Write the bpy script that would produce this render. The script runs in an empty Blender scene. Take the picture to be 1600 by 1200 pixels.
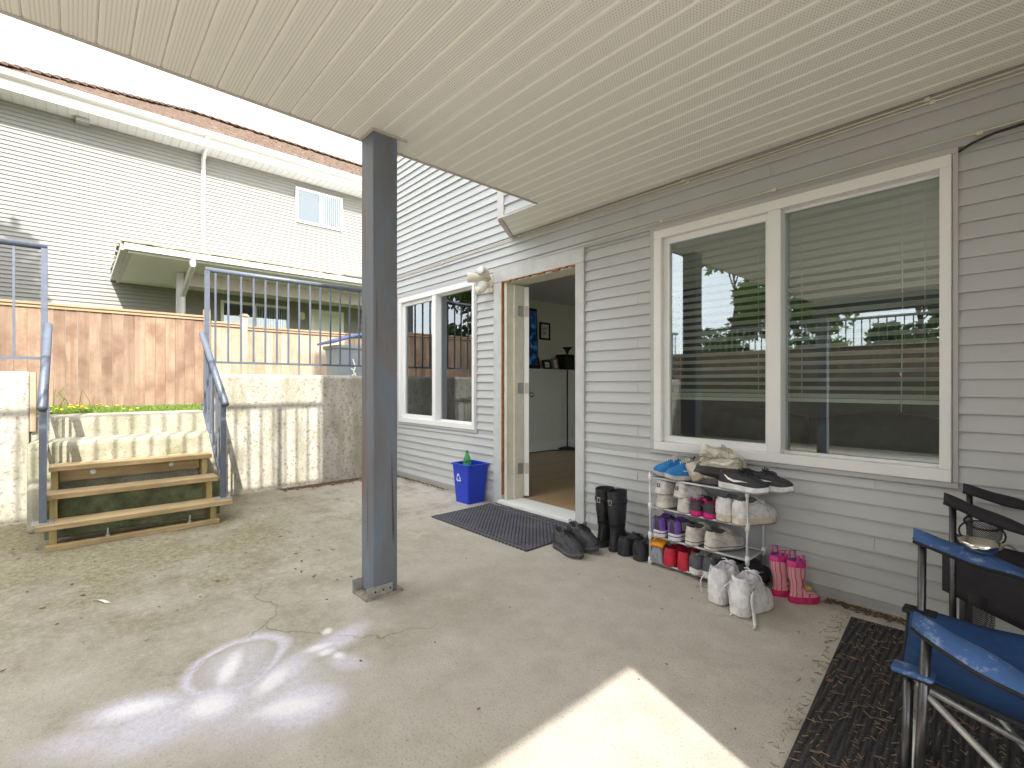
import bpy, math, random
from mathutils import Vector, Matrix
R = math.radians
random.seed(7)
S = bpy.context.scene
COL = S.collection

# ------------------------------------------------------------------ camera
cam_d = bpy.data.cameras.new('camera'); cam = bpy.data.objects.new('camera', cam_d); COL.objects.link(cam)
cam_d.sensor_width = 36; cam_d.lens = 36*750/1600; cam_d.clip_start = .02; cam_d.clip_end = 600
cam.location = (0, 0, 1.12); cam.rotation_euler = (R(90), 0, math.atan(825/750)); S.camera = cam
# ------------------------------------------------------------------ sky, sun, exposure
SUNV = Vector((1, -1/3, .917)).normalized()
W = bpy.data.worlds.new('World'); S.world = W; W.use_nodes = True
nt = W.node_tree; nt.nodes.clear()
sky = nt.nodes.new('ShaderNodeTexSky'); sky.sky_type = 'NISHITA'; sky.sun_disc = False
sky.sun_elevation = math.asin(SUNV.z); sky.sun_rotation = math.atan2(SUNV.x, SUNV.y)
sky.air_density = 1.0; sky.dust_density = 1.4; sky.ozone_density = 1.2
bg = nt.nodes.new('ShaderNodeBackground'); bg.inputs[1].default_value = .15
tc = nt.nodes.new('ShaderNodeTexCoord'); mp = nt.nodes.new('ShaderNodeMapping'); mp.inputs['Scale'].default_value = (1.5, 1.5, 4)
cn = nt.nodes.new('ShaderNodeTexNoise'); cn.inputs['Scale'].default_value = 1.6; cn.inputs['Detail'].default_value = 7; cn.inputs['Roughness'].default_value = .55
cr = nt.nodes.new('ShaderNodeMapRange'); cr.inputs[1].default_value = .36; cr.inputs[2].default_value = .66; cr.inputs[3].default_value = .55; cr.inputs[4].default_value = .95
mx = nt.nodes.new('ShaderNodeMix'); mx.data_type = 'RGBA'; mx.inputs[7].default_value = (5.95, 5.9, 5.75, 1)
ml = nt.nodes.new('ShaderNodeMath'); ml.operation = 'MULTIPLY'; ml.inputs[1].default_value = 1.0
ou = nt.nodes.new('ShaderNodeOutputWorld')
L_ = nt.links.new
L_(tc.outputs['Generated'], mp.inputs[0]); L_(mp.outputs[0], cn.inputs['Vector']); L_(cn.outputs[0], cr.inputs[0]); L_(cr.outputs[0], ml.inputs[0])
L_(ml.outputs[0], mx.inputs[0]); L_(sky.outputs[0], mx.inputs[6]); L_(mx.outputs[2], bg.inputs[0]); L_(bg.outputs[0], ou.inputs[0])
sd = bpy.data.lights.new('sun', 'SUN'); sd.energy = 2.0; sd.angle = R(.55); sd.color = (1, .95, .87)
sun = bpy.data.objects.new('sun', sd); COL.objects.link(sun); sun.location = (8, -4, 12)
sun.rotation_euler = (-SUNV).to_track_quat('-Z', 'Y').to_euler()
S.view_settings.view_transform = 'Standard'; S.view_settings.look = 'None'; S.view_settings.gamma = 1
S.view_settings.exposure = 2.12
S.render.engine = 'CYCLES'
S.cycles.max_bounces = 7; S.cycles.diffuse_bounces = 4; S.cycles.transparent_max_bounces = 16; S.cycles.glossy_bounces = 3

# ------------------------------------------------------------------ mesh helpers
class MB:
    def __init__(s): s.v = []; s.f = []; s.m = []
    def add(s, vs, fs, mi=0):
        o = len(s.v); s.v += [tuple(v) for v in vs]
        for f in fs: s.f.append(tuple(i+o for i in f)); s.m.append(mi)
        return s
    def box(s, x0, x1, y0, y1, z0, z1, mi=0):
        vs = [(x, y, z) for z in (z0, z1) for y in (y0, y1) for x in (x0, x1)]
        return s.add(vs, [(0,2,3,1),(4,5,7,6),(0,1,5,4),(2,6,7,3),(0,4,6,2),(1,3,7,5)], mi)
    def hexa(s, vs, mi=0):   # 4 bottom ccw + 4 top ccw
        return s.add(vs, [(3,2,1,0),(4,5,6,7),(0,1,5,4),(1,2,6,5),(2,3,7,6),(3,0,4,7)], mi)
    def bar(s, a, b, w, h, mi=0, up=(0,0,1)):
        a = Vector(a); b = Vector(b); d = (b-a).normalized(); u = Vector(up)
        if abs(d.dot(u)) > .98: u = Vector((1,0,0))
        r = d.cross(u).normalized()*w/2; u = r.cross(d).normalized()*h/2
        return s.hexa([a-r-u, a+r-u, a+r+u, a-r+u, b-r-u, b+r-u, b+r+u, b-r+u], mi)
    def tube(s, pts, r, n=8, mi=0, cap=True):
        pts = [Vector(p) for p in pts]; k = len(pts); rs = r if isinstance(r, (list, tuple)) else [r]*k
        vs = []; ref = None
        for i, p in enumerate(pts):
            d = (pts[min(i+1, k-1)]-pts[max(i-1, 0)]).normalized()
            if ref is None: ref = Vector((0,0,1)) if abs(d.z) < .9 else Vector((1,0,0))
            a = d.cross(ref).normalized(); b = a.cross(d).normalized(); ref = b
            for j in range(n):
                t = 2*math.pi*j/n; vs.append(p+(a*math.cos(t)+b*math.sin(t))*rs[i])
        fs = [(i*n+j, i*n+(j+1) % n, (i+1)*n+(j+1) % n, (i+1)*n+j) for i in range(k-1) for j in range(n)]
        if cap: fs += [tuple(reversed(range(n))), tuple(range((k-1)*n, k*n))]
        return s.add(vs, fs, mi)
    def rings(s, rings, mi=0, cap0=True, cap1=True):
        n = len(rings[0]); vs = [p for r in rings for p in r]; k = len(rings)
        fs = [(i*n+j, i*n+(j+1) % n, (i+1)*n+(j+1) % n, (i+1)*n+j) for i in range(k-1) for j in range(n)]
        if cap0: fs.append(tuple(reversed(range(n))))
        if cap1: fs.append(tuple(range((k-1)*n, k*n)))
        return s.add(vs, fs, mi)
    def lathe(s, prof, n=16, c=(0,0,0), mi=0, cap0=True, cap1=True):
        return s.rings([[(c[0]+r*math.cos(2*math.pi*j/n), c[1]+r*math.sin(2*math.pi*j/n), c[2]+z) for j in range(n)] for r, z in prof], mi, cap0, cap1)
    def prism(s, poly, axis, a0, a1, mi=0):   # polygon in the other two axes, extruded along axis
        def P(p, a):
            return {'x': (a, p[0], p[1]), 'y': (p[0], a, p[1]), 'z': (p[0], p[1], a)}[axis]
        n = len(poly); vs = [P(p, a0) for p in poly]+[P(p, a1) for p in poly]
        return s.add(vs, [tuple(reversed(range(n))), tuple(range(n, 2*n))]+[(i, (i+1) % n, n+(i+1) % n, n+i) for i in range(n)], mi)
    def grid(s, fn, nu, nv, mi=0):
        vs = [fn(i/(nu-1), j/(nv-1)) for i in range(nu) for j in range(nv)]
        return s.add(vs, [(i*nv+j, (i+1)*nv+j, (i+1)*nv+j+1, i*nv+j+1) for i in range(nu-1) for j in range(nv-1)], mi)
    def sheet(s, fn, nu, nv, th, mi=0):      # grid with thickness: fn(u,v)->point; th vector
        th = Vector(th)
        a = [Vector(fn(i/(nu-1), j/(nv-1))) for i in range(nu) for j in range(nv)]; N = len(a)
        vs = a+[p+th for p in a]; fs = []
        for i in range(nu-1):
            for j in range(nv-1):
                q = (i*nv+j, (i+1)*nv+j, (i+1)*nv+j+1, i*nv+j+1); fs.append(q); fs.append(tuple(N+t for t in reversed(q)))
        edge = [i*nv for i in range(nu)]+[(nu-1)*nv+j for j in range(1, nv)]+[i*nv+nv-1 for i in range(nu-2, -1, -1)]+[j for j in range(nv-2, 0, -1)]
        for i in range(len(edge)):
            p, q = edge[i], edge[(i+1) % len(edge)]; fs.append((q, p, N+p, N+q))
        return s.add(vs, fs, mi)
    def mesh(s, name, mats, smooth=False):
        me = bpy.data.meshes.new(name); me.from_pydata(s.v, [], s.f)
        for m in (mats if isinstance(mats, (list, tuple)) else [mats]): me.materials.append(m)
        me.polygons.foreach_set('material_index', s.m)
        if smooth: me.polygons.foreach_set('use_smooth', [True]*len(s.f))
        me.update(); return me

def link(name, me, parent=None):
    o = bpy.data.objects.new(name, me); COL.objects.link(o)
    if parent is not None: o.parent = parent
    return o
def tag(o, label=None, cat=None, group=None, kind=None):
    if label: o['label'] = label
    if cat: o['category'] = cat
    if group: o['group'] = group
    if kind: o['kind'] = kind
    return o
def thing(name, label, cat, loc=(0,0,0), rot=(0,0,0), group=None):
    o = bpy.data.objects.new(name, None); COL.objects.link(o); o.empty_display_size = .1
    o.location = loc; o.rotation_euler = rot
    return tag(o, label, cat, group)
def wloc(o):
    v = Vector(o.location)
    while o.parent: o = o.parent; v += Vector(o.location)
    return v
def part(name, mb, mats, parent, smooth=False, bevel=0, world=True, auto=None):
    """a mesh child; world=True: vertices are in world space and the parents are unrotated"""
    me = mb if isinstance(mb, bpy.types.Mesh) else mb.mesh(name, mats, smooth)
    o = link(name, me, parent)
    if world and parent is not None: o.location = -wloc(parent)
    if bevel:
        b = o.modifiers.new('bevel', 'BEVEL'); b.width = bevel; b.segments = 2; b.limit_method = 'ANGLE'; b.angle_limit = R(40)
    return o
def solo(name, mb, mats, label, cat, group=None, kind=None, smooth=False, bevel=0, loc=None):
    """a one-mesh thing in world coordinates; origin moved to loc"""
    if loc is not None:
        mb.v = [(x-loc[0], y-loc[1], z-loc[2]) for x, y, z in mb.v]
    o = part(name, mb, mats, None, smooth, bevel)
    if loc is not None: o.location = loc
    return tag(o, label, cat, group, kind)
def setting(name, mb, mats, smooth=False):
    return tag(part(name, mb, mats, None, smooth), kind='structure')
def copy_tree(o, parent=None):
    c = o.copy(); COL.objects.link(c)
    if parent is not None: c.parent = parent
    for ch in list(o.children): copy_tree(ch, c)
    return c

# ------------------------------------------------------------------ material helpers
class NT:
    def __init__(s, name):
        s.m = bpy.data.materials.new(name); s.m.use_nodes = True; s.t = s.m.node_tree; s.t.nodes.clear()
        s.out = s.n('ShaderNodeOutputMaterial'); s.geo = s.n('ShaderNodeNewGeometry'); s.pos = s.geo.outputs['Position']
    def n(s, t, **k):
        nd = s.t.nodes.new(t)
        for a, b in k.items(): setattr(nd, a, b)
        return nd
    def l(s, a, b): s.t.links.new(a, b)
    def inp(s, sock, v):
        if isinstance(v, bpy.types.NodeSocket): s.l(v, sock)
        elif isinstance(v, (tuple, list)) and len(v) == 3 and sock.type == 'RGBA': sock.default_value = (*v, 1)
        else: sock.default_value = v
    def math(s, op, a, b=0.0, c=None, clamp=False):
        nd = s.n('ShaderNodeMath', operation=op, use_clamp=clamp); s.inp(nd.inputs[0], a); s.inp(nd.inputs[1], b)
        if c is not None: s.inp(nd.inputs[2], c)
        return nd.outputs[0]
    def noise(s, scale, detail=4, rough=.55, vec=None, stretch=None, dist=0):
        nd = s.n('ShaderNodeTexNoise'); nd.inputs['Scale'].default_value = scale; nd.inputs['Detail'].default_value = detail
        nd.inputs['Roughness'].default_value = rough; nd.inputs['Distortion'].default_value = dist
        v = vec or s.pos
        if stretch:
            mp = s.n('ShaderNodeMapping'); mp.inputs['Scale'].default_value = stretch; s.l(v, mp.inputs[0]); v = mp.outputs[0]
        s.l(v, nd.inputs['Vector']); return nd.outputs[0]
    def ramp(s, x, a, b, lo=0.0, hi=1.0, smooth=False):
        nd = s.n('ShaderNodeMapRange'); s.inp(nd.inputs[0], x)
        if smooth: nd.interpolation_type = 'SMOOTHSTEP'
        for i, v in zip((1, 2, 3, 4), (a, b, lo, hi)): nd.inputs[i].default_value = v
        return nd.outputs[0]
    def mix(s, f, a, b, mode='MIX'):
        nd = s.n('ShaderNodeMix', data_type='RGBA', blend_type=mode); s.inp(nd.inputs[0], f); s.inp(nd.inputs[6], a); s.inp(nd.inputs[7], b)
        return nd.outputs[2]
    def sep(s, v=None):
        nd = s.n('ShaderNodeSeparateXYZ'); s.l(v or s.pos, nd.inputs[0]); return nd.outputs
    def objrand(s): return s.n('ShaderNodeObjectInfo').outputs['Random']
    def ellipse(s, cx, cy, a, b, ang, soft=0.0, vec=None):
        mp = s.n('ShaderNodeMapping', vector_type='TEXTURE'); mp.inputs['Location'].default_value = (cx, cy, 0)
        mp.inputs['Rotation'].default_value = (0, 0, R(ang)); mp.inputs['Scale'].default_value = (a, b, 1e3)
        s.l(vec or s.pos, mp.inputs[0]); ln = s.n('ShaderNodeVectorMath', operation='LENGTH'); s.l(mp.outputs[0], ln.inputs[0])
        return ln.outputs[1]
    def done(s, col, rough=.6, metal=0.0, bump=None, bs=.3, bd=.01, spec=.5, **kw):
        p = s.n('ShaderNodeBsdfPrincipled'); s.inp(p.inputs['Base Color'], col); s.inp(p.inputs['Roughness'], rough); s.inp(p.inputs['Metallic'], metal)
        p.inputs['Specular IOR Level'].default_value = spec
        for k, v in kw.items(): s.inp(p.inputs[k.replace('_', ' ')], v)
        if bump is not None:
            b = s.n('ShaderNodeBump'); b.inputs['Strength'].default_value = bs; b.inputs['Distance'].default_value = bd; s.l(bump, b.inputs['Height']); s.l(b.outputs[0], p.inputs['Normal'])
        s.l(p.outputs[0], s.out.inputs[0]); return s.m

def dk(c, k): return tuple(min(1, x*k) for x in c)
def plain(name, col, rough=.6, metal=0.0, var=.1, scale=8, bump=0, bscale=60, spec=.5, stretch=None, objvar=0.0):
    t = NT(name); f = t.ramp(t.noise(scale, 5, .6, stretch=stretch), .3, .7)
    c = t.mix(f, dk(col, 1-var), dk(col, 1+var))
    if objvar:
        k = t.ramp(t.objrand(), 0, 1, 1-objvar, 1+objvar); cc = t.n('ShaderNodeCombineColor')
        for i in range(3): t.l(k, cc.inputs[i])
        c = t.mix(1.0, c, cc.outputs[0], 'MULTIPLY')
    return t.done(c, rough, metal, t.noise(bscale, 4, stretch=stretch) if bump else None, bump, .01, spec)

MAT = {}
def mk(name, *a, **k): MAT[name] = plain(name, *a, **k); return MAT[name]
# ------------------------------------------------------------------ materials
def m_patio():
    t = NT('patio_concrete'); P = t.sep()
    big = t.noise(.9, 5, .6); mid = t.noise(7, 6, .65); fine = t.noise(120, 3, .7)
    c = t.mix(t.ramp(mid, .3, .72), (.44, .405, .355), (.57, .53, .47))
    c = t.mix(t.ramp(big, .35, .68, 0, .55), c, (.45, .41, .355))
    # moss on the damp open side
    ms = t.math('ADD', t.ramp(P[0], -1.3, -3.9), t.ramp(t.noise(2.2, 6, .65), .3, .7, -.35, .35))
    side = t.ramp(P[1], 2.8, .9); ms = t.math('MULTIPLY', ms, side, clamp=True)
    tuft = t.ramp(t.noise(26, 5, .75), .38, .62)
    c = t.mix(t.math('MULTIPLY', ms, t.ramp(tuft, 0, 1, .55, .95)), c, (.175, .148, .055))
    c = t.mix(t.math('MULTIPLY', t.ramp(t.noise(3.1, 5, .7, stretch=(1, 1.3, 1)), .5, .68), t.ramp(P[0], -2.2, -4.0, 0, .8)), c, (.20, .165, .11))
    sp = t.ramp(fine, .56, .68, 0, .6); c = t.mix(sp, c, (.15, .135, .11))
    sp2 = t.ramp(t.noise(70, 3, .6), .60, .70, 0, .4); c = t.mix(sp2, c, (.6, .58, .53))
    # hair cracks
    wv = t.n('ShaderNodeTexVoronoi', feature='DISTANCE_TO_EDGE'); wv.inputs['Scale'].default_value = .62
    dn = t.n('ShaderNodeTexNoise'); dn.inputs['Scale'].default_value = 2.6; dn.inputs['Detail'].default_value = 6
    t.l(t.pos, dn.inputs['Vector']); vm = t.n('ShaderNodeVectorMath', operation='MULTIPLY_ADD')
    t.l(dn.outputs['Color'], vm.inputs[0]); vm.inputs[1].default_value = (.5, .5, 0); t.l(t.pos, vm.inputs[2]); t.l(vm.outputs[0], wv.inputs['Vector'])
    ck = t.math('MULTIPLY', t.ramp(wv.outputs['Distance'], .0009, .0026, 1, 0), t.ramp(t.noise(.8, 2), .47, .55))
    c = t.mix(t.math('MULTIPLY', ck, .4), c, (.16, .14, .12))
    # chalk drawing: petals, stem and smears; bright cores paint in reflected sunlight
    jit = t.n('ShaderNodeVectorMath', operation='MULTIPLY_ADD'); t.l(dn.outputs['Color'], jit.inputs[0]); jit.inputs[1].default_value = (.13, .13, 0); t.l(t.pos, jit.inputs[2])
    off = t.n('ShaderNodeVectorMath', operation='SUBTRACT'); t.l(jit.outputs[0], off.inputs[0]); off.inputs[1].default_value = (.065, .065, 0); V = off.outputs[0]
    soft = None; sun_core = None
    def mx(a, b): return b if a is None else t.math('MAXIMUM', a, b)
    for cx, cy, a, b, an, k in [(-2.17, .49, .23, .19, 132, .55), (-1.964, .61, .22, .12, 123, .8), (-1.94, .366, .17, .19, 100, .95), (-1.741, .577, .21, .18, 80, .95), (-2.09, .164, .25, .13, 65, .9), (-2.071, .852, .24, .10, 110, .75), (-1.90, .50, .33, .42, 87, .6), (-1.89, .827, .13, .09, 20, .6), (-1.95, .22, .28, .22, 90, .8), (-2.02, .02, .22, .12, 62, .6)]:
        soft = mx(soft, t.ramp(t.ellipse(cx, cy, a, b, an, vec=V), .25, 1.0, k, 0, True))
    ring = t.ellipse(-2.165, .487, .205, .165, 135, vec=V); rg = t.math('MULTIPLY', t.ramp(ring, .75, .95, 0, .8, True), t.ramp(ring, .95, 1.2, 1, 0, True)); soft = mx(soft, rg)
    for cx, cy, a, b, an in [(-2.162, .46, .16, .045, 152), (-1.947, .558, .115, .055, 123), (-1.935, .352, .09, .085, 104), (-1.75, .549, .125, .06, 68), (-2.103, .153, .125, .055, 65), (-2.179, .842, .035, .04, 53), (-2.06, .77, .075, .033, 96), (-2.001, .787, .045, .033, 83), (-1.952, .826, .032, .036, 80)]:
        sun_core = mx(sun_core, t.ramp(t.ellipse(cx, cy, a, b, an, vec=V), .25, 1.1, .9, 0, True))
    gr = t.ramp(t.noise(48, 4, .8), .36, .6, .55, 1)
    c = t.mix(t.math('MULTIPLY', soft, gr), c, (.72, .70, .83))
    c = t.mix(t.math('MULTIPLY', sun_core, t.ramp(gr, .55, 1, .8, 1)), c, (.86, .84, .86))
    h = t.math('ADD', t.math('MULTIPLY', mid, .6), t.math('MULTIPLY', fine, .35)); h = t.math('SUBTRACT', h, ck)
    return t.done(c, .9, 0, h, .7, .008, .25)
def m_retaining(name='retaining_concrete'):
    t = NT(name); P = t.sep()
    c = t.mix(t.ramp(t.noise(4, 6, .65), .3, .7), (.40, .375, .32), (.55, .525, .46))
    pit = t.ramp(t.noise(34, 4, .75), .54, .62); c = t.mix(t.math('MULTIPLY', pit, .75), c, (.17, .15, .11))
    st = t.math('MULTIPLY', t.ramp(t.noise(2.6, 6, .7, stretch=(1, 1.6, .6)), .46, .66), .75)
    c = t.mix(st, c, (.24, .225, .155))
    run = t.math('MULTIPLY', t.ramp(t.noise(6, 4, .6, stretch=(1, 2.2, .22)), .52, .7), .4); c = t.mix(run, c, (.30, .27, .19))
    return t.done(c, .9, 0, t.noise(40, 5, .7), .5, .01, .25)
def m_mossconc():
    t = NT('mossy_concrete'); P = t.sep()
    c = t.mix(t.ramp(t.noise(6, 6, .65), .3, .7), (.33, .31, .24), (.47, .44, .36))
    c = t.mix(t.math('MULTIPLY', t.ramp(t.noise(3.2, 6, .7), .44, .68), .75), c, (.17, .18, .085))
    c = t.mix(t.ramp(t.noise(60, 3), .58, .68, 0, .5), c, (.12, .11, .08))
    return t.done(c, .92, 0, t.noise(50, 5), .5, .008, .2)
def m_siding():
    t = NT('vinyl_siding'); c = t.mix(t.ramp(t.noise(1.3, 4), .3, .7), (.47, .475, .475), (.52, .525, .525))
    c = t.mix(t.math('MULTIPLY', t.ramp(t.noise(9, 6, .7, stretch=(.5, 1, 1.4)), .56, .75), .28), c, (.40, .385, .345))
    k = t.ramp(t.objrand(), 0, 1, .965, 1.03); cc = t.n('ShaderNodeCombineColor')
    for i in range(3): t.l(k, cc.inputs[i])
    c = t.mix(1.0, c, cc.outputs[0], 'MULTIPLY')
    return t.done(c, .5, 0, t.noise(55, 3, stretch=(.12, 1, 1)), .05, .004, .35)
def m_soffit():
    t = NT('perforated_soffit'); P = t.sep()
    p = .0126
    row = t.math('FLOOR', t.math('DIVIDE', P[1], p)); st = t.math('MULTIPLY', t.math('MODULO', t.math('ABSOLUTE', row), 2.0), .5)
    fy = t.math('SUBTRACT', t.math('FRACT', t.math('DIVIDE', P[1], p)), .5)
    fx = t.math('SUBTRACT', t.math('FRACT', t.math('ADD', t.math('DIVIDE', P[0], p), st)), .5)
    d = t.math('SQRT', t.math('ADD', t.math('MULTIPLY', fx, fx), t.math('MULTIPLY', fy, fy)))
    hole = t.ramp(d, .15, .22, 1, 0)
    sy = t.math('ABSOLUTE', t.math('SUBTRACT', t.math('FRACT', t.math('DIVIDE', t.math('SUBTRACT', P[1], .164), .1025)), .5))
    hole = t.math('MULTIPLY', hole, t.ramp(sy, .335, .345, 1, 0))
    c = t.mix(t.ramp(t.noise(1.1, 4), .3, .7), (.84, .82, .765), (.89, .87, .815))
    c = t.mix(t.math('MULTIPLY', hole, .75), c, (.22, .19, .15))
    return t.done(c, .55, 0, None, spec=.3)
def m_wood(name, c1, c2, axis='z', sc=1.0, rough=.8, knots=True, objvar=.12, dirt=None, bs=.25):
    t = NT(name); st = {'x': (.07, 1, 1), 'y': (1, .07, 1), 'z': (1, 1, .07)}[axis]
    off = t.n('ShaderNodeVectorMath', operation='ADD'); oi = t.objrand(); cx = t.n('ShaderNodeCombineXYZ'); k = t.math('MULTIPLY', oi, 37.0)
    for i in range(3): t.l(k, cx.inputs[i])
    t.l(t.pos, off.inputs[0]); t.l(cx.outputs[0], off.inputs[1]); V = off.outputs[0]
    g = t.noise(38*sc, 5, .65, V, st, .4)
    c = t.mix(t.ramp(g, .34, .66), c1, c2)
    if knots:
        vo = t.n('ShaderNodeTexVoronoi'); vo.inputs['Scale'].default_value = 5*sc; mp = t.n('ShaderNodeMapping'); mp.inputs['Scale'].default_value = {'x': (.35, 1, 1), 'y': (1, .35, 1), 'z': (1, 1, .35)}[axis]
        t.l(V, mp.inputs[0]); t.l(mp.outputs[0], vo.inputs['Vector'])
        kn = t.math('MULTIPLY', t.ramp(vo.outputs['Distance'], .05, .13, 1, 0), .6); c = t.mix(kn, c, dk(c1, .4))
    if dirt: c = t.mix(t.math('MULTIPLY', t.ramp(t.noise(2.4, 5, .65, V), .42, .66), .8), c, dirt)
    k = t.ramp(oi, 0, 1, 1-objvar, 1+objvar); cc = t.n('ShaderNodeCombineColor')
    for i in range(3): t.l(k, cc.inputs[i])
    c = t.mix(1.0, c, cc.outputs[0], 'MULTIPLY')
    return t.done(c, rough, 0, g, bs, .004, .25)
def m_post():
    t = NT('weathered_blue_paint'); P = t.sep()
    c = t.mix(t.ramp(t.noise(5, 5, .6, stretch=(1, 1, .25)), .3, .7), (.125, .14, .165), (.175, .19, .21))
    w1 = t.ramp(t.noise(10, 6, .7, stretch=(1, 1, .22), dist=.5), .48, .62)
    c = t.mix(t.math('MULTIPLY', w1, .7), c, (.15, .20, .275))
    edge = t.ramp(P[0], -2.40, -2.46); rust = t.math('MULTIPLY', t.ramp(t.noise(7, 6, .7, stretch=(1, 1, .3), dist=.6), .46, .60), t.ramp(edge, 0, 1, .22, .9))
    c = t.mix(rust, c, (.20, .105, .065))
    kn = t.ramp(t.noise(4.4, 2, .4, stretch=(1, 1, .8)), .70, .73); c = t.mix(t.math('MULTIPLY', kn, .6), c, (.16, .10, .07))
    cr = t.ramp(t.noise(22, 2, .5, stretch=(1, 1, .02)), .665, .68); c = t.mix(t.math('MULTIPLY', cr, .8), c, (.03, .03, .035))
    return t.done(c, .6, 0, t.noise(55, 5, .6, stretch=(1, 1, .06)), .35, .004, .35)
def m_chipped(name, base, under, amt=.62):
    t = NT(name); c = t.mix(t.ramp(t.noise(9, 5, .6), .3, .7), dk(base, .9), dk(base, 1.05))
    a = t.ramp(t.noise(30, 6, .75, dist=.6), amt, amt+.05); c = t.mix(t.math('MULTIPLY', a, .85), c, under)
    s = t.ramp(t.noise(14, 6, .7, stretch=(1, 1, .3)), .55, .75, 0, .35); c = t.mix(s, c, dk(base, .55))
    return t.done(c, .6, 0, t.noise(60, 4), .15, .004, .35)
def m_glass():
    t = NT('window_glass'); fr = t.n('ShaderNodeFresnel'); fr.inputs[0].default_value = 1.5
    k = t.math('MULTIPLY_ADD', fr.outputs[0], 2.0, .05, clamp=True)
    tr = t.n('ShaderNodeBsdfTransparent'); tr.inputs[0].default_value = (.86, .90, .88, 1)
    gl = t.n('ShaderNodeBsdfGlossy'); gl.inputs['Roughness'].default_value = 0; gl.inputs[0].default_value = (.9, .95, 1, 1)
    mx = t.n('ShaderNodeMixShader'); t.l(k, mx.inputs[0]); t.l(tr.outputs[0], mx.inputs[1]); t.l(gl.outputs[0], mx.inputs[2]); t.l(mx.outputs[0], t.out.inputs[0])
    return t.m
def m_bottle():
    t = NT('green_bottle_plastic'); fr = t.n('ShaderNodeFresnel'); fr.inputs[0].default_value = 1.45
    P = t.sep(); tr = t.n('ShaderNodeBsdfTransparent'); tr.inputs[0].default_value = (.35, .80, .45, 1)
    gl = t.n('ShaderNodeBsdfPrincipled'); gl.inputs['Base Color'].default_value = (.12, .5, .2, 1); gl.inputs['Roughness'].default_value = .1
    mx = t.n('ShaderNodeMixShader'); t.l(t.math('MULTIPLY_ADD', fr.outputs[0], 1.5, .25, clamp=True), mx.inputs[0]); t.l(tr.outputs[0], mx.inputs[1]); t.l(gl.outputs[0], mx.inputs[2]); t.l(mx.outputs[0], t.out.inputs[0])
    return t.m
def m_mesh():
    t = NT('black_mesh_fabric'); P = t.sep()
    def s(a, k): return t.math('ABSOLUTE', t.math('SUBTRACT', t.math('FRACT', t.math('MULTIPLY', a, k)), .5))
    u = t.math('MINIMUM', s(t.math('ADD', P[0], P[2]), 150), s(t.math('SUBTRACT', P[0], P[2]), 150))
    k = t.ramp(u, .14, .17, 0, 1)
    tr = t.n('ShaderNodeBsdfTransparent'); p = t.n('ShaderNodeBsdfPrincipled'); p.inputs['Base Color'].default_value = (.03, .03, .032, 1)
    mx = t.n('ShaderNodeMixShader'); t.l(k, mx.inputs[0]); t.l(p.outputs[0], mx.inputs[1]); t.l(tr.outputs[0], mx.inputs[2]); t.l(mx.outputs[0], t.out.inputs[0])
    return t.m
def m_doormat():
    t = NT('woven_doormat'); P = t.sep()
    def tri(a, k): return t.math('ABSOLUTE', t.math('SUBTRACT', t.math('FRACT', t.math('MULTIPLY', a, k)), .5))
    a = tri(t.math('ADD', P[0], P[1]), 27); b = tri(t.math('SUBTRACT', P[0], P[1]), 27)
    w = t.math('MULTIPLY', t.ramp(a, .1, .3), t.ramp(b, .1, .3)); fine = t.noise(170, 2)
    c = t.mix(t.ramp(t.math('ADD', w, t.math('MULTIPLY', t.math('SUBTRACT', fine, .5), 1.6)), .1, .8), (.035, .035, .045), (.15, .15, .175))
    c = t.mix(t.ramp(t.noise(5, 5, .7), .45, .75, 0, .35), c, (.20, .19, .175))
    return t.done(c, .95, 0, t.math('ADD', w, fine), .7, .006, .15)
def m_ribmat():
    t = NT('ribbed_black_mat'); P = t.sep()
    r = t.math('ABSOLUTE', t.math('SUBTRACT', t.math('FRACT', t.math('MULTIPLY', P[0], 42)), .5))
    f = t.noise(140, 3, .7); c = t.mix(t.ramp(t.math('ADD', r, t.math('MULTIPLY', f, .3)), .2, .6), (.038, .037, .040), (.070, .068, .071))
    c = t.mix(t.ramp(t.noise(170, 2), .60, .68, 0, .6), c, (.20, .155, .12))
    return t.done(c, .95, 0, t.math('ADD', r, t.math('MULTIPLY', f, .4)), .8, .008, .15)
def m_fabric(name, col, var=.18, worn=None, rough=.75):
    t = NT(name); P = t.sep()
    wv = t.noise(420, 2); c = t.mix(t.ramp(t.noise(9, 5, .6), .3, .7), dk(col, 1-var), dk(col, 1+var))
    if worn: c = t.mix(t.math('MULTIPLY', t.ramp(t.noise(20, 5, .7), .55, .7), .7), c, worn)
    return t.done(c, rough, 0, t.math('ADD', wv, t.math('MULTIPLY', t.noise(12, 4), 2.0)), .25, .004, .3)
def m_grassy():
    t = NT('lawn_soil'); c = t.mix(t.ramp(t.noise(3, 6, .7), .35, .65), (.075, .10, .025), (.13, .16, .045))
    c = t.mix(t.ramp(t.noise(11, 5), .55, .7, 0, .7), c, (.11, .085, .05)); return t.done(c, .95, 0, t.noise(30, 5), .8, .02, .1)
def m_leaf(name, c1, c2):
    t = NT(name); c = t.mix(t.n('ShaderNodeObjectInfo').outputs['Random'], c1, c1); c = t.mix(t.ramp(t.noise(3.5, 3), .35, .65), c1, c2)
    p = t.n('ShaderNodeBsdfPrincipled'); t.l(c, p.inputs['Base Color']); p.inputs['Roughness'].default_value = .55
    tl = t.n('ShaderNodeBsdfTranslucent'); t.l(t.mix(.5, c, (.25, .35, .05)), tl.inputs[0])
    mx = t.n('ShaderNodeMixShader'); mx.inputs[0].default_value = .35; t.l(p.outputs[0], mx.inputs[1]); t.l(tl.outputs[0], mx.inputs[2]); t.l(mx.outputs[0], t.out.inputs[0]); return t.m
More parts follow.
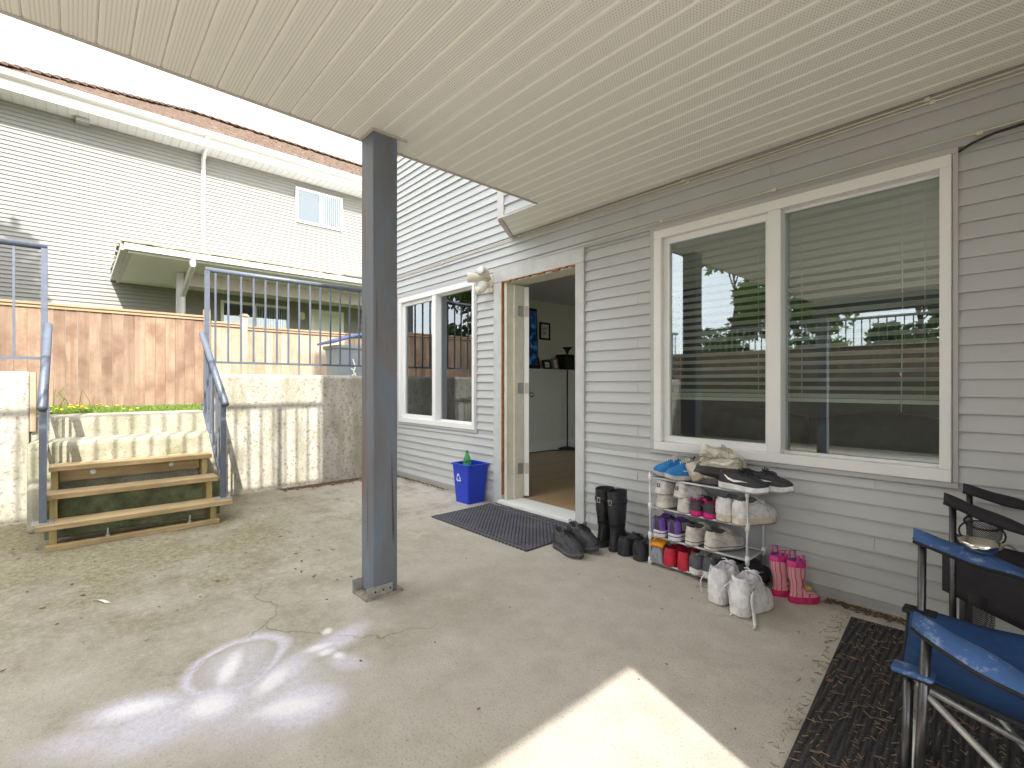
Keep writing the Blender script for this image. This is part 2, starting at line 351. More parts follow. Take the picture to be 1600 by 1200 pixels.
def m_tile():
    t = NT('cedar_shingle'); c = t.mix(t.ramp(t.noise(9, 5, .7), .3, .7), (.115, .08, .062), (.20, .145, .115))
    c = t.mix(t.ramp(t.noise(2, 4), .45, .7, 0, .6), c, (.19, .14, .115)); return t.done(c, .9, 0, t.noise(40, 4), .4, .01, .2)
def m_floor():
    t = NT('laminate_floor'); P = t.sep()
    row = t.math('FLOOR', t.math('MULTIPLY', P[0], 6.5)); wn = t.n('ShaderNodeTexWhiteNoise', noise_dimensions='1D'); t.l(row, wn.inputs['W'])
    c = t.mix(wn.outputs[0], (.42, .27, .145), (.52, .36, .21)); c = t.mix(t.ramp(t.noise(20, 5, .6, stretch=(1, .08, 1)), .35, .65, 0, .5), c, (.36, .22, .11))
    return t.done(c, .32, 0, None, spec=.5)
def m_screen():
    t = NT('tv_screen'); P = t.sep(); n = t.noise(9, 5, .7); c = t.mix(t.ramp(n, .5, .62), (.004, .006, .02), (.02, .11, .25))
    p = t.n('ShaderNodeBsdfPrincipled'); p.inputs['Base Color'].default_value = (.01, .01, .015, 1); p.inputs['Roughness'].default_value = .2
    t.l(c, p.inputs['Emission Color']); p.inputs['Emission Strength'].default_value = .14; t.l(p.outputs[0], t.out.inputs[0]); return t.m

MAT['patio'] = m_patio(); MAT['retain'] = m_retaining(); MAT['mossconc'] = m_mossconc(); MAT['siding'] = m_siding(); MAT['soffit'] = m_soffit()
MAT['fence'] = m_wood('cedar_fence', (.25, .165, .115), (.35, .245, .18), 'z', .45, dirt=(.17, .10, .07), objvar=.16)
MAT['fence_y'] = m_wood('cedar_rail', (.33, .22, .14), (.45, .32, .21), 'y', .6, objvar=.1)
MAT['fence_pale'] = m_wood('pale_cedar', (.36, .28, .21), (.46, .37, .285), 'z', .45, dirt=(.33, .22, .14), objvar=.12)
MAT['tread'] = m_wood('stair_lumber', (.40, .285, .14), (.56, .42, .24), 'y', .9, objvar=.1, dirt=(.30, .215, .11), bs=.5)
MAT['stringer'] = m_wood('treated_lumber', (.30, .24, .10), (.42, .34, .16), 'z', .9, objvar=.06)
MAT['post'] = m_post(); MAT['glass'] = m_glass(); MAT['bottle'] = m_bottle(); MAT['mesh'] = m_mesh(); MAT['doormat'] = m_doormat(); MAT['ribmat'] = m_ribmat()
MAT['trimdoor'] = m_chipped('chipped_door_trim', (.56, .56, .545), (.33, .28, .22)); MAT['jamb'] = m_chipped('cream_jamb', (.68, .65, .55), (.5, .45, .35), .68)
MAT['lawn'] = m_grassy(); MAT['grass'] = m_leaf('grass_blade', (.13, .22, .03), (.20, .28, .05)); MAT['leaf'] = m_leaf('tree_leaf', (.075, .15, .025), (.13, .22, .045)); MAT['leafdark'] = m_leaf('hedge_leaf', (.065, .14, .025), (.12, .21, .045))
MAT['tile'] = m_tile(); MAT['floor'] = m_floor(); MAT['screen'] = m_screen()
MAT['bluefab'] = m_fabric('blue_chair_canvas', (.02, .065, .19), worn=(.035, .095, .25)); MAT['bluearm'] = m_fabric('worn_blue_arm', (.04, .095, .24), worn=(.32, .41, .55), rough=.6); MAT['darkfab'] = m_fabric('black_chair_canvas', (.028, .025, .03)); MAT['binding'] = m_fabric('black_binding', (.018, .018, .02))
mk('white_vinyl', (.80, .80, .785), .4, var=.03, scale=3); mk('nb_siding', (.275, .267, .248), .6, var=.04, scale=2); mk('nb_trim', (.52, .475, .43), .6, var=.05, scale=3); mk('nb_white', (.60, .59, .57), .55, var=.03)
mk('jtrim', (.47, .465, .45), .5, var=.05); mk('rail', (.125, .148, .195), .45, .25, var=.12, scale=20, bump=.05); mk('bolt', (.5, .5, .49), .4, .8); mk('galv', (.42, .41, .39), .5, .6, var=.2, scale=30)
mk('rust', (.34, .14, .05), .9, var=.3, scale=40); mk('cable', (.66, .62, .52), .5, var=.05); mk('cable_black', (.02, .02, .02), .5); mk('cream', (.72, .68, .56), .45, var=.04); mk('dark', (.012, .012, .013), .6)
mk('binblue', (.012, .045, .52), .38, var=.05, scale=6); mk('white', (.8, .8, .8), .5, var=.02); mk('bingrey', (.26, .29, .33), .6, var=.08); mk('lidblue', (.10, .14, .32), .5, var=.08)
mk('room', (.74, .74, .66), .85, var=.02); mk('ceil', (.8, .8, .76), .9, var=.02); mk('leather', (.022, .020, .020), .4, var=.25, bump=.3, bscale=14); mk('blind', (.88, .85, .74), .5, var=.02)
mk('steel', (.58, .56, .52), .15, 1.0, var=.05); mk('pole', (.09, .088, .09), .3, .8, var=.2, scale=40); mk('rackmetal', (.62, .63, .66), .35, .3, var=.05); mk('rackcloth', (.36, .39, .40), .8, var=.12, bump=.1); mk('rackplastic', (.80, .80, .79), .4, var=.03)
mk('bark', (.14, .10, .07), .95, var=.3, scale=12, bump=.6); mk('needles', (.27, .185, .12), .95, var=.35, scale=60); mk('litter', (.16, .095, .055), .95, var=.4, scale=40); mk('paper', (.8, .8, .8), .8); mk('dandelion', (.7, .5, .02), .8); mk('twig', (.20, .15, .09), .9, var=.3)
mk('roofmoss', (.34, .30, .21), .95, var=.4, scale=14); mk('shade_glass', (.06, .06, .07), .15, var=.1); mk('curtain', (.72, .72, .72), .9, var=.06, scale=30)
mk('photo', (.55, .53, .5), .5, var=.5, scale=25); mk('tan', (.35, .22, .12), .6, var=.2)
mk('baseplate', (.27, .24, .20), .85, var=.4, scale=50)
MAT['retain_dark'] = plain('dark_concrete', (.15, .135, .11), .9, var=.3, scale=5, bump=.4)  # darker tone for the garden end wall
MAT['greenconc'] = plain('green_mossy_concrete', (.15, .165, .085), .95, var=.55, scale=7, bump=.5)
mk('room_shade', (.085, .075, .065), .85, var=.05)  # dark colour stands in for the dimness of the room
# ------------------------------------------------------------------ ground and patio
D = 2.93                       # outer face of the house wall
def yard():
    xs = [-300, -60, -30, -14, -9, -7.5, -6.5, -5.66, 6.0, 14, 40, 300]; ys = [-300, -60, -20, -12, -8, -6, -4.42, -1.5, 0, 1.5, 3.0, 8, 20, 60, 300]
    def h(x, y):
        w = max(0, min(1, (-y-2)/2.4)); return .80*(1-w)+1.21*w-(.03 if x < -8 and y > -3 else 0)
    m = MB(); vs = [(x, y, h(x, y)) for x in xs for y in ys]; n = len(ys); fs = []
    for i in range(len(xs)-1):
        for j in range(n-1):
            if xs[i] >= -5.67 and xs[i+1] <= 6.01 and -4.43 <= ys[j] < 7.9: continue
            fs.append((i*n+j, (i+1)*n+j, (i+1)*n+j+1, i*n+j+1))
    m.add(vs, fs); return m
setting('ground', yard(), MAT['lawn'])
m = MB().box(-5.5, 6.0, -4.3, 3.3, -.12, 0); setting('patio', m, MAT['patio'])

# ------------------------------------------------------------------ the house
house = thing('house', 'grey vinyl sided house with open entry door and two white framed windows', 'house', (-2, 3.0, 0))
OPEN = [(-1.788, -.249, .657, 2.176), (-5.263, -3.721, .645, 2.172), (-3.440, -2.374, -.1, 2.17)]
wall = MB()
def cut(x0, x1, z0, z1, opens):
    rects = [(x0, x1, z0, z1)]
    for a, b, c, d in opens:
        nr = []
        for p, q, r, s in rects:
            if b <= p or a >= q or d <= r or c >= s: nr.append((p, q, r, s)); continue
            if r < c: nr.append((p, q, r, c))
            if s > d: nr.append((p, q, d, s))
            rr, ss = max(r, c), min(s, d)
            if p < a: nr.append((p, a, rr, ss))
            if q > b: nr.append((b, q, rr, ss))
        rects = nr
    return rects
for x0, x1, z0, z1 in cut(-6.3, 1.25, 0, 8.2, OPEN): wall.box(x0, x1, D+.003, D+.15, z0, z1)
wallp = part('exterior_wall', wall, [MAT['jtrim']], house)
def board(x0, x1, z0, z1, y=D, lip=.019):
    return MB().hexa([(x0, y-lip, z0), (x1, y-lip, z0), (x1, y+.002, z0), (x0, y+.002, z0), (x0, y-.002, z1), (x1, y-.002, z1), (x1, y+.002, z1), (x0, y+.002, z1)])
EXP = .0771; Z0 = .0615
for n in range(58):
    z0 = Z0+n*EXP; z1 = z0+EXP+.004
    if z0 < 2.44: x0, x1 = -6.28, 1.2
    else: x0, x1 = -6.28, -2.9
    for p, q, r, s in cut(x0, x1, z0, z1, OPEN):
        if q-p < .01 or s-r < .006: continue
        joints = []
        if r == z0 and n % 2 == 1: joints = [j for j in (-1.90, -1.03 if z0 > 2.2 else 9, -4.75 if n % 4 == 1 else 9, -.55 if n % 4 == 3 else 9) if p+.1 < j < q-.1]
        xs = [p]+sorted(joints)+[q]
        for a, b in zip(xs, xs[1:]):
            lip = .019*(z1-r)/(z1-z0) if r > z0+.001 else .019
            bo = part('siding_board', board(a+.0008, b-.0008, r, s, lip=max(lip+random.uniform(-.003, .003), .004)), MAT['siding'], wallp); bo.location.z += random.uniform(-.0015, .0015) if r == z0 else 0
part('starter_strip', MB().box(-6.2, -3.455, D-.008, D+.002, .03, .0605).box(-2.36, 1.2, D-.008, D+.002, .03, .0605), MAT['jtrim'], wallp)

def window_unit(name, x0, x1, z0, z1, xm0, xm1, left_slider, extra):
    w = part(name, MB(), [], house) if False else bpy.data.objects.new(name, None)
    COL.objects.link(w); w.parent = house; w.location = Vector((x0, D, z0))-wloc(house); w.empty_display_size = .1
    fw = .055
    f = MB()
    f.box(x0, x1, D-.035, D+.10, z0, z0+fw).box(x0, x1, D-.035, D+.10, z1-fw, z1).box(x0, x0+fw, D-.0348, D+.0998, z0+fw, z1-fw).box(x1-fw*.75, x1, D-.0348, D+.0998, z0+fw, z1-fw)
    part('window_frame', f, MAT['white_vinyl'], w, bevel=.004)
    part('mullion', MB().box(xm0, xm1, D-.03, D+.09, z0+fw, z1-fw), MAT['white_vinyl'], w, bevel=.004)
    sx0, sx1 = (x0+fw, xm0) if left_slider else (xm1, x1-fw*.75)
    fx0, fx1 = (xm1, x1-fw*.75) if left_slider else (x0+fw, xm0)
    b = .042; za, zb = z0+fw, z1-fw
    s = MB(); s.box(sx0, sx1, D+.0, D+.04, za, za+b).box(sx0, sx1, D+.0, D+.04, zb-b, zb).box(sx0, sx0+b, D+.0002, D+.0398, za+b, zb-b).box(sx1-b*.5, sx1, D+.0002, D+.0398, za+b, zb-b)
    part('sash', s, MAT['white_vinyl'], w, bevel=.003)
    part('pane', MB().box(sx0+b, sx1-b*.5, D+.018, D+.022, za+b, zb-b), MAT['glass'], w)
    part('pane', MB().box(fx0, fx1, D+.046, D+.050, za, zb), MAT['glass'], w)
    part('glazing_bead', MB().box(fx0, fx1, D+.03, D+.045, za, za+.014), MAT['white_vinyl'], w); part('glazing_bead', MB().box(fx0, fx1, D+.03, D+.045, zb-.014, zb), MAT['white_vinyl'], w)
    t = .034; j = MB()
    j.box(x0-t, x1+.022, D-.024, D+.002, z0-.026, z0-.001).box(x0-t, x1+.022, D-.024, D+.002, z1+.001, z1+.030).box(x0-t, x0-.001, D-.0238, D+.002, z0-.001, z1+.001).box(x1+.001, x1+.022, D-.0238, D+.002, z0-.001, z1+.001)
    part('window_trim', j, MAT['jtrim'] if extra else MAT['siding'], w, bevel=.003)
    return w
window_unit('window', -1.760, -.266, .678, 2.152, -1.040, -.970, True, True)
window_unit('window', -5.235, -3.738, .666, 2.148, -4.50, -4.43, True, False)
# door frame
df = bpy.data.objects.new('door_frame', None); COL.objects.link(df); df.parent = house; df.location = Vector((-2.9, D, 0))-wloc(house)
part('door_trim', MB().box(-3.448, -3.335, D-.032, D+.002, .012, 2.06), MAT['trimdoor'], df, bevel=.003)
part('door_trim', MB().box(-2.452, -2.366, D-.032, D+.002, .012, 2.06), MAT['trimdoor'], df, bevel=.003)
part('door_trim', MB().box(-3.448, -2.366, D-.034, D+.002, 2.061, 2.178), MAT['trimdoor'], df, bevel=.003)
rs = MB(); random.seed(3)
for i in range(46):
    z = .1+i*.0425; w_ = random.uniform(.004, .013); rs.box(-3.334, -3.334+w_, D-.033, D+.03, z, z+.0425)
for i in range(20):
    x = -3.30+i*.042; w_ = random.choice([0, .004, .010, .014]); rs.box(x, x+.042, D-.033, D+.02, 2.060-w_, 2.0605)
part('rusty_reveal', rs, MAT['rust'], df)
part('jamb', MB().box(-3.320, -3.285, D-.01, D+.19, .06, 2.045), MAT['jamb'], df, bevel=.002)
part('jamb', MB().box(-2.465, -2.452, D-.01, D+.19, .06, 2.045), MAT['jamb'], df, bevel=.002)
part('head_jamb', MB().box(-3.320, -2.452, D-.01, D+.19, 2.0452, 2.08), MAT['jamb'], df, bevel=.002)
part('door_stop', MB().box(-3.2848, -3.262, D+.07, D+.19, .06, 2.04), MAT['jamb'], df, bevel=.002)
part('threshold', MB().box(-3.34, -2.455, D-.075, D+.16, .028, .058), MAT['white_vinyl'], df, bevel=.004)
part('sill_base', MB().box(-3.33, -2.46, D-.03, D+.14, .0, .027), MAT['retain'], df)

# open entry door, hinged on the left jamb
hx, hy = -3.255, D+.185; dirv = Vector((-.735, .678, 0)).normalized(); nrm = Vector((.678, .735, 0)).normalized()
door = thing('entry_door', 'white entry door standing open inward on three steel hinges', 'door', (hx, hy, .065))
def ob(m, a0, a1, n0, n1, z0, z1, mi=0):
    o = Vector((hx, hy, 0)); c = []
    for z in (z0, z1):
        for a, n in ((a0, n0), (a1, n0), (a1, n1), (a0, n1)): v = o+dirv*a+nrm*n; c.append((v.x, v.y, z))
    return m.hexa(c, mi)
part('door_leaf', ob(MB(), 0, .86, 0, .044, .07, 2.03), MAT['white_vinyl'], door, bevel=.002)
for z in (.33, 1.08, 1.80):
    h_ = part('hinge', MB().box(-3.261, -3.2575, D+.105, D+.175, z-.05, z+.05), MAT['galv'], door)
    q = ob(MB(), -.003, -.0005, .004, .040, z-.05, z+.05)
    part('hinge_leaf', q, MAT['nb_trim'], h_)
kn = MB(); o = Vector((hx, hy, 0))+dirv*.79+nrm*.044
kn.tube([o+Vector((0,0,1.0)), o+nrm*.03+Vector((0,0,1.0)), o+nrm*.045+Vector((0,0,1.0)), o+nrm*.07+Vector((0,0,1.0))], [.014, .012, .028, .022], 12)
part('knob', kn, MAT['steel'], door, True)
part('deadbolt', MB().tube([o+Vector((0,0,1.14)), o+nrm*.02+Vector((0,0,1.14))], .026, 12), MAT['steel'], door)

# bay above; added unseen sun blockers: wing on the right, upper block
BX, BY = -2.906, 2.545
bay = part('bay_wall', MB().prism([(BX, BY+.004), (1.2, BY+.004), (1.2, D), (-3.197, D)], 'z', 2.462, 5.4), MAT['jtrim'], house)
for n in range(14):
    z0 = 2.468+n*EXP; part('siding_board', board(BX+.03, -1.6, z0, z0+EXP+.003, BY), MAT['siding'], bay)
part('corner_board', MB().box(BX-.045, BX+.029, BY-.022, BY+.05, 2.452, 5.4), MAT['nb_white'], bay)
part('bay_edge_trim', MB().bar((BX-.035, BY-.004, 2.458), (-3.215, D-.012, 2.458), .035, .034), MAT['nb_trim'], bay)
part('sun_blocker_wing', MB().box(1.2, 5.8, .86, 3.08, 0, 2.43), MAT['jtrim'], house)  # unseen wing block, added to bound the sun patch on the patio
part('sun_blocker_storey', MB().box(-.6, 1.5, .43, D-.002, 5.42, 5.8).box(-.6, 1.5, .43, BY-.01, 2.75, 5.42).box(-.6, 1.5, .43, D-.002, 5.8, 9.4), MAT['jtrim'], house)  # unseen block, added and shaped to cast shade on the retaining wall

# ------------------------------------------------------------------ deck overhead
DX0, DX1, DY0 = -2.487, 1.59, -3.1; SP = .1025; SZ = 2.45
deck = thing('overhead_deck', 'raised deck with cream perforated soffit underside sheltering the patio', 'deck', (-.4, 0, 2.45))
k = 0; y = .164+SP*(math.floor((DY0-.164)/SP)+1)
while y < D-.02:
    y1 = min(y+SP, D-.014); g = .004
    if y < 2.49: a = DX0+.004
    elif y < 2.53: a = DX0-.3
    else: a = None
    prof = [(y+.0006, SZ+.010), (y+.0006, SZ+.006), (y+.007, SZ), (y1-.007 if y1-y > .05 else y1-.002, SZ), (y1-.0006, SZ+.006), (y1-.0006, SZ+.010)]
    mb = MB()
    if y < 2.47: mb.prism(prof, 'x', DX0+.004, DX1-.004)
    else:
        def xe(yy): return max(-3.19, BX-(yy-BY)*.755) if yy > BY else BX
        vs = [(xe(p[0]), p[0], p[1]) for p in prof]+[(DX1-.004, p[0], p[1]) for p in prof]; n = len(prof)
        mb.add(vs, [tuple(reversed(range(n))), tuple(range(n, 2*n))]+[(i, (i+1) % n, n+(i+1) % n, n+i) for i in range(n)])
    part('soffit_panel', mb, MAT['soffit'], deck); y += SP
part('edge_trim', MB().box(DX0-.010, DX0+.003, DY0, 2.515, 2.443, 2.475), MAT['nb_trim'], deck)
part('fascia', MB().box(DX0-.006, DX0+.02, DY0-.02, 2.535, 2.476, 2.70), MAT['nb_trim'], deck)
part('front_fascia', MB().box(DX0+.022, DX1, DY0-.02, DY0+.012, 2.40, 2.70), MAT['post'], deck)
part('deck_floor', MB().box(DX0+.021, DX1-.003, DY0+.013, 2.538, 2.464, 2.69), MAT['jtrim'], deck)
part('front_beam', MB().box(DX0+.05, DX1, DY0+.05, DY0+.19, 2.22, 2.449), MAT['post'], deck)

def railing(name, label, axis, c, a0, a1, zt, zb, bal, posts, loc, group=None, round_top=True, zbase=None, stubs=()):
    r = thing(name, label, 'railing', loc, group=group)
    def pt(a, z): return (c, a, z) if axis == 'y' else (a, c, z)
    part('top_rail', MB().tube([pt(a0, zt-.022), pt(a1, zt-.022)], .024, 10), MAT['rail'], r, True)
    part('bottom_rail', MB().bar(pt(a0, zb), pt(a1, zb), .022, .022), MAT['rail'], r)
    for b in bal: part('baluster', MB().bar(pt(b, zb+.011), pt(b, zt-.04), .016, .016), MAT['rail'], r)
    for p in posts: part('post', MB().bar(pt(p, zbase if zbase is not None else zb-.1), pt(p, zt-.035), .040, .040), MAT['rail'], r)
    for p in stubs: part('foot', MB().bar(pt(p, zbase), pt(p, zb-.011), .016, .016), MAT['bolt'], r)
    return r
balD = [DY0+.1+i*.118 for i in range(48) if DY0+.1+i*.118 < 2.45]
railing('deck_railing', 'metal railing along the stair side edge of the overhead deck', 'y', DX0+.06, DY0+.03, 2.5, 3.68, 2.80, balD, [DY0+.04, -1.2, .6, 2.46], (DX0+.06, 0, 2.69), zbase=2.69)
balF = [DX0+.2+i*.118 for i in range(34) if DX0+.2+i*.118 < DX1-.05]
railing('deck_railing', 'metal railing along the garden side edge of the overhead deck', 'x', DY0+.06, DX0+.13, DX1-.02, 3.68, 2.80, balF, [DX0+.16, -.5, DX1-.04], (0, DY0+.06, 2.69), zbase=2.69)

# ------------------------------------------------------------------ posts
def post(label, x0, x1, y0, y1, zt):
    p = thing('support_post', label, 'post', ((x0+x1)/2, (y0+y1)/2, 0))
    part('post_body', MB().box(x0, x1, y0, y1, .02, zt), MAT['post'], p, bevel=.004)
    b = part('bracket', MB().box(x1-.002, x1+.004, y0-.035, y1-.03, .0, .062), MAT['galv'], p)
    part('bracket_flange', MB().box(x0-.006, x0-.0005, y0-.05, y1-.02, .0, .075), MAT['galv'], b)
    part('bracket_base', MB().box(x0-.004, x1+.010, y0-.045, y1+.03, .0, .012), MAT['baseplate'], b)
    for yy in (y0+.01, y0+.055, y1-.045): part('screw', MB().tube([(x1+.0035, yy, .036), (x1+.008, yy, .036)], .005, 8), MAT['dark'], b)
    return p
sp = post('weathered blue grey wooden post holding up the deck corner above chalk drawing', -2.470, -2.333, 1.145, 1.285, 2.449)
part('cap_trim', MB().box(-2.478, -2.322, 1.135, 1.148, 2.437, 2.4495).box(-2.333, -2.320, 1.148, 1.34, 2.437, 2.4495), MAT['nb_trim'], sp)
post('blue grey wooden post under the garden edge of the deck', -2.43, -2.29, DY0+.05, DY0+.19, 2.219)
post('blue grey wooden post under the garden edge beam near the added sun blocking wing', 1.30, 1.44, DY0+.05, DY0+.19, 2.219)

# ------------------------------------------------------------------ retaining walls, steps, railings, fences
RX = -5.45; RT = 1.22
def rough_wall(poly, axis, a0, a1): return MB().prism(poly, axis, a0, a1)
solo('retaining_wall', MB().prism([(RX, 0), (RX, 1.19), (RX-.03, RT), (RX-.2, RT), (RX-.2, 0)], 'y', .985, D+.05), MAT['retain'], 'pitted concrete retaining wall with railing shadows between wooden steps and house', 'wall', bevel=.012, loc=(RX-.1, 2, 0))
solo('retaining_wall', MB().prism([(RX, 0), (RX, 1.19), (RX-.03, RT), (RX-.2, RT), (RX-.2, 0)], 'y', -4.2, -.275), MAT['retain'], 'pitted concrete retaining wall on the open garden side of the wooden steps', 'wall', bevel=.012, loc=(RX-.1, -2, 0))
solo('retaining_wall', MB().box(-5.65, 6.0, -4.42, -4.2, 0, 1.26), MAT['retain_dark'], 'long concrete retaining wall at the garden end of the patio', 'wall', bevel=.012, loc=(0, -4.3, 0))
solo('end_board', MB().box(RX-.06, RX+.022, -.272, -.236, .74, 1.215), MAT['fence_pale'], 'upright timber board at the end of the retaining wall beside the handrail', 'board', loc=(RX, -.25, .74))
cs = thing('concrete_steps', 'mossy concrete steps above the wooden treads leading to the lawn', 'steps', (-5.3, .35, 0))
part('step', MB().box(-5.46, -5.06, -.27, .98, .0, .675), MAT['mossconc'], cs, bevel=.03)
part('step', MB().box(-5.95, -5.461, -.27, .98, .3, .85), MAT['mossconc'], cs, bevel=.03)
part('step_base', MB().box(-5.058, -4.80, -.17, .93, .0, .30), MAT['greenconc'], cs, bevel=.01)
ws = thing('wooden_steps', 'yellowish timber steps with three open treads in front of mossy concrete', 'steps', (-4.6, .35, 0))
TR = [(-4.455, -.20, .955, .172), (-4.64, -.19, .89, .345), (-4.835, -.145, .875, .515)]
for i, (x, y0, y1, z) in enumerate(TR):
    part('tread', MB().box(x-.205, x, y0, y1, z-.036, z), MAT['tread'], ws, bevel=.004)
for y0 in (-.135, .805):
    part('stringer', MB().prism([(-4.50, .0), (-4.50, .135), (-4.66, .135), (-4.66, .308), (-4.86, .308), (-4.86, .478), (-5.055, .478), (-5.055, .33), (-4.62, .0)], 'y', y0, y0+.04), MAT['stringer'], ws)
part('bottom_plate', MB().box(-4.495, -4.44, -.150, .86, .0, .036), MAT['tread'], ws, bevel=.004)
part('ledger', MB().box(-4.99, -4.955, -.09, .80, .385, .478), MAT['tread'], ws)
for yy in (.10, .60): part('bolt', MB().tube([(-4.955, yy, .44), (-4.945, yy, .44)], .018, 10).tube([(-4.945, yy, .44), (-4.935, yy, .44)], .009, 8), MAT['bolt'], ws)
for yy in (.17, .66): part('anchor_bolt', MB().lathe([(.016, .036), (.016, .048), (.007, .049), (.006, .095)], 10, (-4.468, yy, 0)), MAT['bolt'], ws)

yR = [1.022, 1.134, 1.249, 1.364, 1.477, 1.59, 1.706, 1.819, 1.936, 2.049, 2.165, 2.277, 2.393, 2.507, 2.62, 2.735]
railing('railing', 'blue grey metal railing on the retaining wall between steps and house', 'y', RX-.03, .94, 2.86, 2.262, 1.335, yR, [.951], (RX-.03, 1.9, 1.22), zbase=.86, stubs=(1.819, 2.6))
yL = [-.249-.114*i for i in range(1, 34)]
railing('railing', 'blue grey metal railing on the retaining wall by the open garden side', 'y', RX-.03, -4.1, -.17, 2.262, 1.33, yL, [-.189, -2.1], (RX-.03, -2, 1.22), zbase=.86)
xS = [-5.3+.118*i for i in range(92)]
railing('railing', 'long metal railing on the garden end retaining wall', 'x', -4.3, -5.4, 5.6, 2.30, 1.36, xS, [-5.38, -3, -.6, 1.8, 4.2], (0, -4.3, 1.26), zbase=1.26)
def handrail(label, yy, nb):
    h = thing('handrail', label, 'handrail', (-4.56, yy, .17))
    part('grip', MB().tube([(-5.46, yy, 1.60), (-5.44, yy, 1.60), (-4.47, yy, .955)], .027, 12), MAT['rail'], h, True)
    part('newel_post', MB().bar((-4.56, yy, .180), (-4.56, yy, .985), .038, .038), MAT['rail'], h)
    part('base_plate', MB().box(-4.62, -4.50, yy-.055, yy+.055, .1725, .180), MAT['galv'], h)
    for dx in (-.045, .045): part('bolt', MB().tube([(-4.56+dx, yy+.04, .18), (-4.56+dx, yy+.04, .192)], .008, 8), MAT['bolt'], h)
    part('lower_rail', MB().bar((-5.44, yy, .93), (-4.57, yy, .30), .02, .02), MAT['rail'], h)
    for i in range(nb):
        f = (i+1)/(nb+1); x = -5.44+.87*f; part('baluster', MB().bar((x, yy, .93-.63*f), (x, yy, 1.57-.60*f), .014, .014), MAT['rail'], h)
    return h
handrail('sloping metal handrail on the house side of the wooden steps', .905, 6)
handrail('sloping metal handrail on the garden side of the wooden steps', -.165, 6)

def fence(label, axis, c, segs, z0, mat, railmat, loc, bw, face=1):
    f = thing('fence', label, 'fence', loc)
    for a0, a1, zt in segs:
        n = max(1, round((a1-a0)/bw)); w = (a1-a0)/n
        for i in range(n):
            a = a0+i*w; dz = random.uniform(-.006, .006); off = random.uniform(-.003, .003)
            if axis == 'y': mb = MB().box(c-.009+off, c+.009+off, a+.0015, a+w-.0015, z0+dz, zt-.03)
            else: mb = MB().box(a+.0015, a+w-.0015, c-.009+off, c+.009+off, z0+dz, zt-.03)
            part('fence_board', mb, mat, f)
        if axis == 'y':
            part('cap_rail', MB().box(c-.05, c+.05, a0, a1, zt-.029, zt), railmat, f); part('trim_rail', MB().box(c+.0135, c+.032, a0, a1, zt-.07, zt-.031), railmat, f)
        else: part('cap_rail', MB().box(a0, a1, c-.05, c+.05, zt-.029, zt), railmat, f)
    return f
FX = -9.0
fl = fence('reddish cedar board fence behind the steps beside the white neighbour house', 'y', FX, [(-3.9, -1.6, 2.20), (-1.59, 1.51, 2.21)], .68, MAT['fence'], MAT['fence_y'], (FX, -1, .75), .1226)
part('fence_post', MB().box(FX-.05, FX+.045, 1.512, 1.60, .6, 2.31), MAT['fence_pale'], fl)
fr = fence('pale cedar board fence behind the railing and wheeled bin', 'y', FX, [(1.615, 2.045, 2.135), (2.14, 6.2, 2.10)], .68, MAT['fence_pale'], MAT['fence_y'], (FX, 3, .75), .135)
p_ = part('fence_post', MB().box(FX-.05, FX+.045, 2.047, 2.138, .6, 2.25), MAT['fence_pale'], fr)
part('post_cap', MB().box(FX-.07, FX+.065, 2.027, 2.158, 2.251, 2.275).box(FX-.05, FX+.045, 2.047, 2.138, 2.276, 2.295), MAT['fence_pale'], p_)
fence('long cedar board fence behind the garden end retaining wall', 'x', -7.0, [(-11, -6.5, 1.98), (-6.49, -2, 1.98), (-1.99, 2.5, 1.98), (2.51, 7, 1.98)], 1.1, MAT['fence'], MAT['fence_y'], (-2, -7, 1.2), .16)
# ------------------------------------------------------------------ neighbour house
NX = -12.5; NY0, NY1 = -1.5, 14.0
nb = thing('neighbour_house', 'tall white sided neighbour house with brown shingle roof and patio cover', 'house', (NX, 4, .7))
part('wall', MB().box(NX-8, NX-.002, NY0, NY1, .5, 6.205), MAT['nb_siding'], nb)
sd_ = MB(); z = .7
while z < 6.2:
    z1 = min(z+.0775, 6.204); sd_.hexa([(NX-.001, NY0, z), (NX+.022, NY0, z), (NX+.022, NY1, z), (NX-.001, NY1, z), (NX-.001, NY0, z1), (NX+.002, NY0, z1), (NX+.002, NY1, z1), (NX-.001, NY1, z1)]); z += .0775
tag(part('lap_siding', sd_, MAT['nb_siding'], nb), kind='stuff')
EX = -12.0
eav = part('eave_soffit', MB().box(NX-8.5, EX-.03, NY0-.5, NY1+.5, 6.21, 6.225), MAT['nb_white'], nb)
gs = MB(); yy = NY0-.5
while yy < 9: gs.box(NX-.0, EX-.03, yy, yy+.012, 6.2045, 6.2095); yy += .145
tag(part('soffit_rib', gs, MAT['nb_trim'], eav), kind='stuff')
part('eave_fascia', MB().box(EX-.029, EX, NY0-.5, NY1+.5, 6.205, 6.43), MAT['nb_trim'], nb)
part('gutter', MB().prism([(EX+.001, 6.40), (EX+.08, 6.43), (EX+.10, 6.52), (EX+.09, 6.52), (EX+.07, 6.44), (EX+.001, 6.415)], 'y', NY0-.55, NY1+.5), MAT['nb_white'], nb)
roof = part('roof', MB().add([(EX+.02, NY0-.55, 6.44), (EX+.02, NY1, 6.44), (-16.5, NY1, 8.90), (-16.5, NY0+3.95, 8.90), (-21, NY0-.55, 6.44), (-21, NY1, 6.44)], [(0, 1, 2, 3), (4, 0, 3), (5, 4, 3, 2)]), MAT['tile'], nb)
sh = MB(); random.seed(11); rows = 26
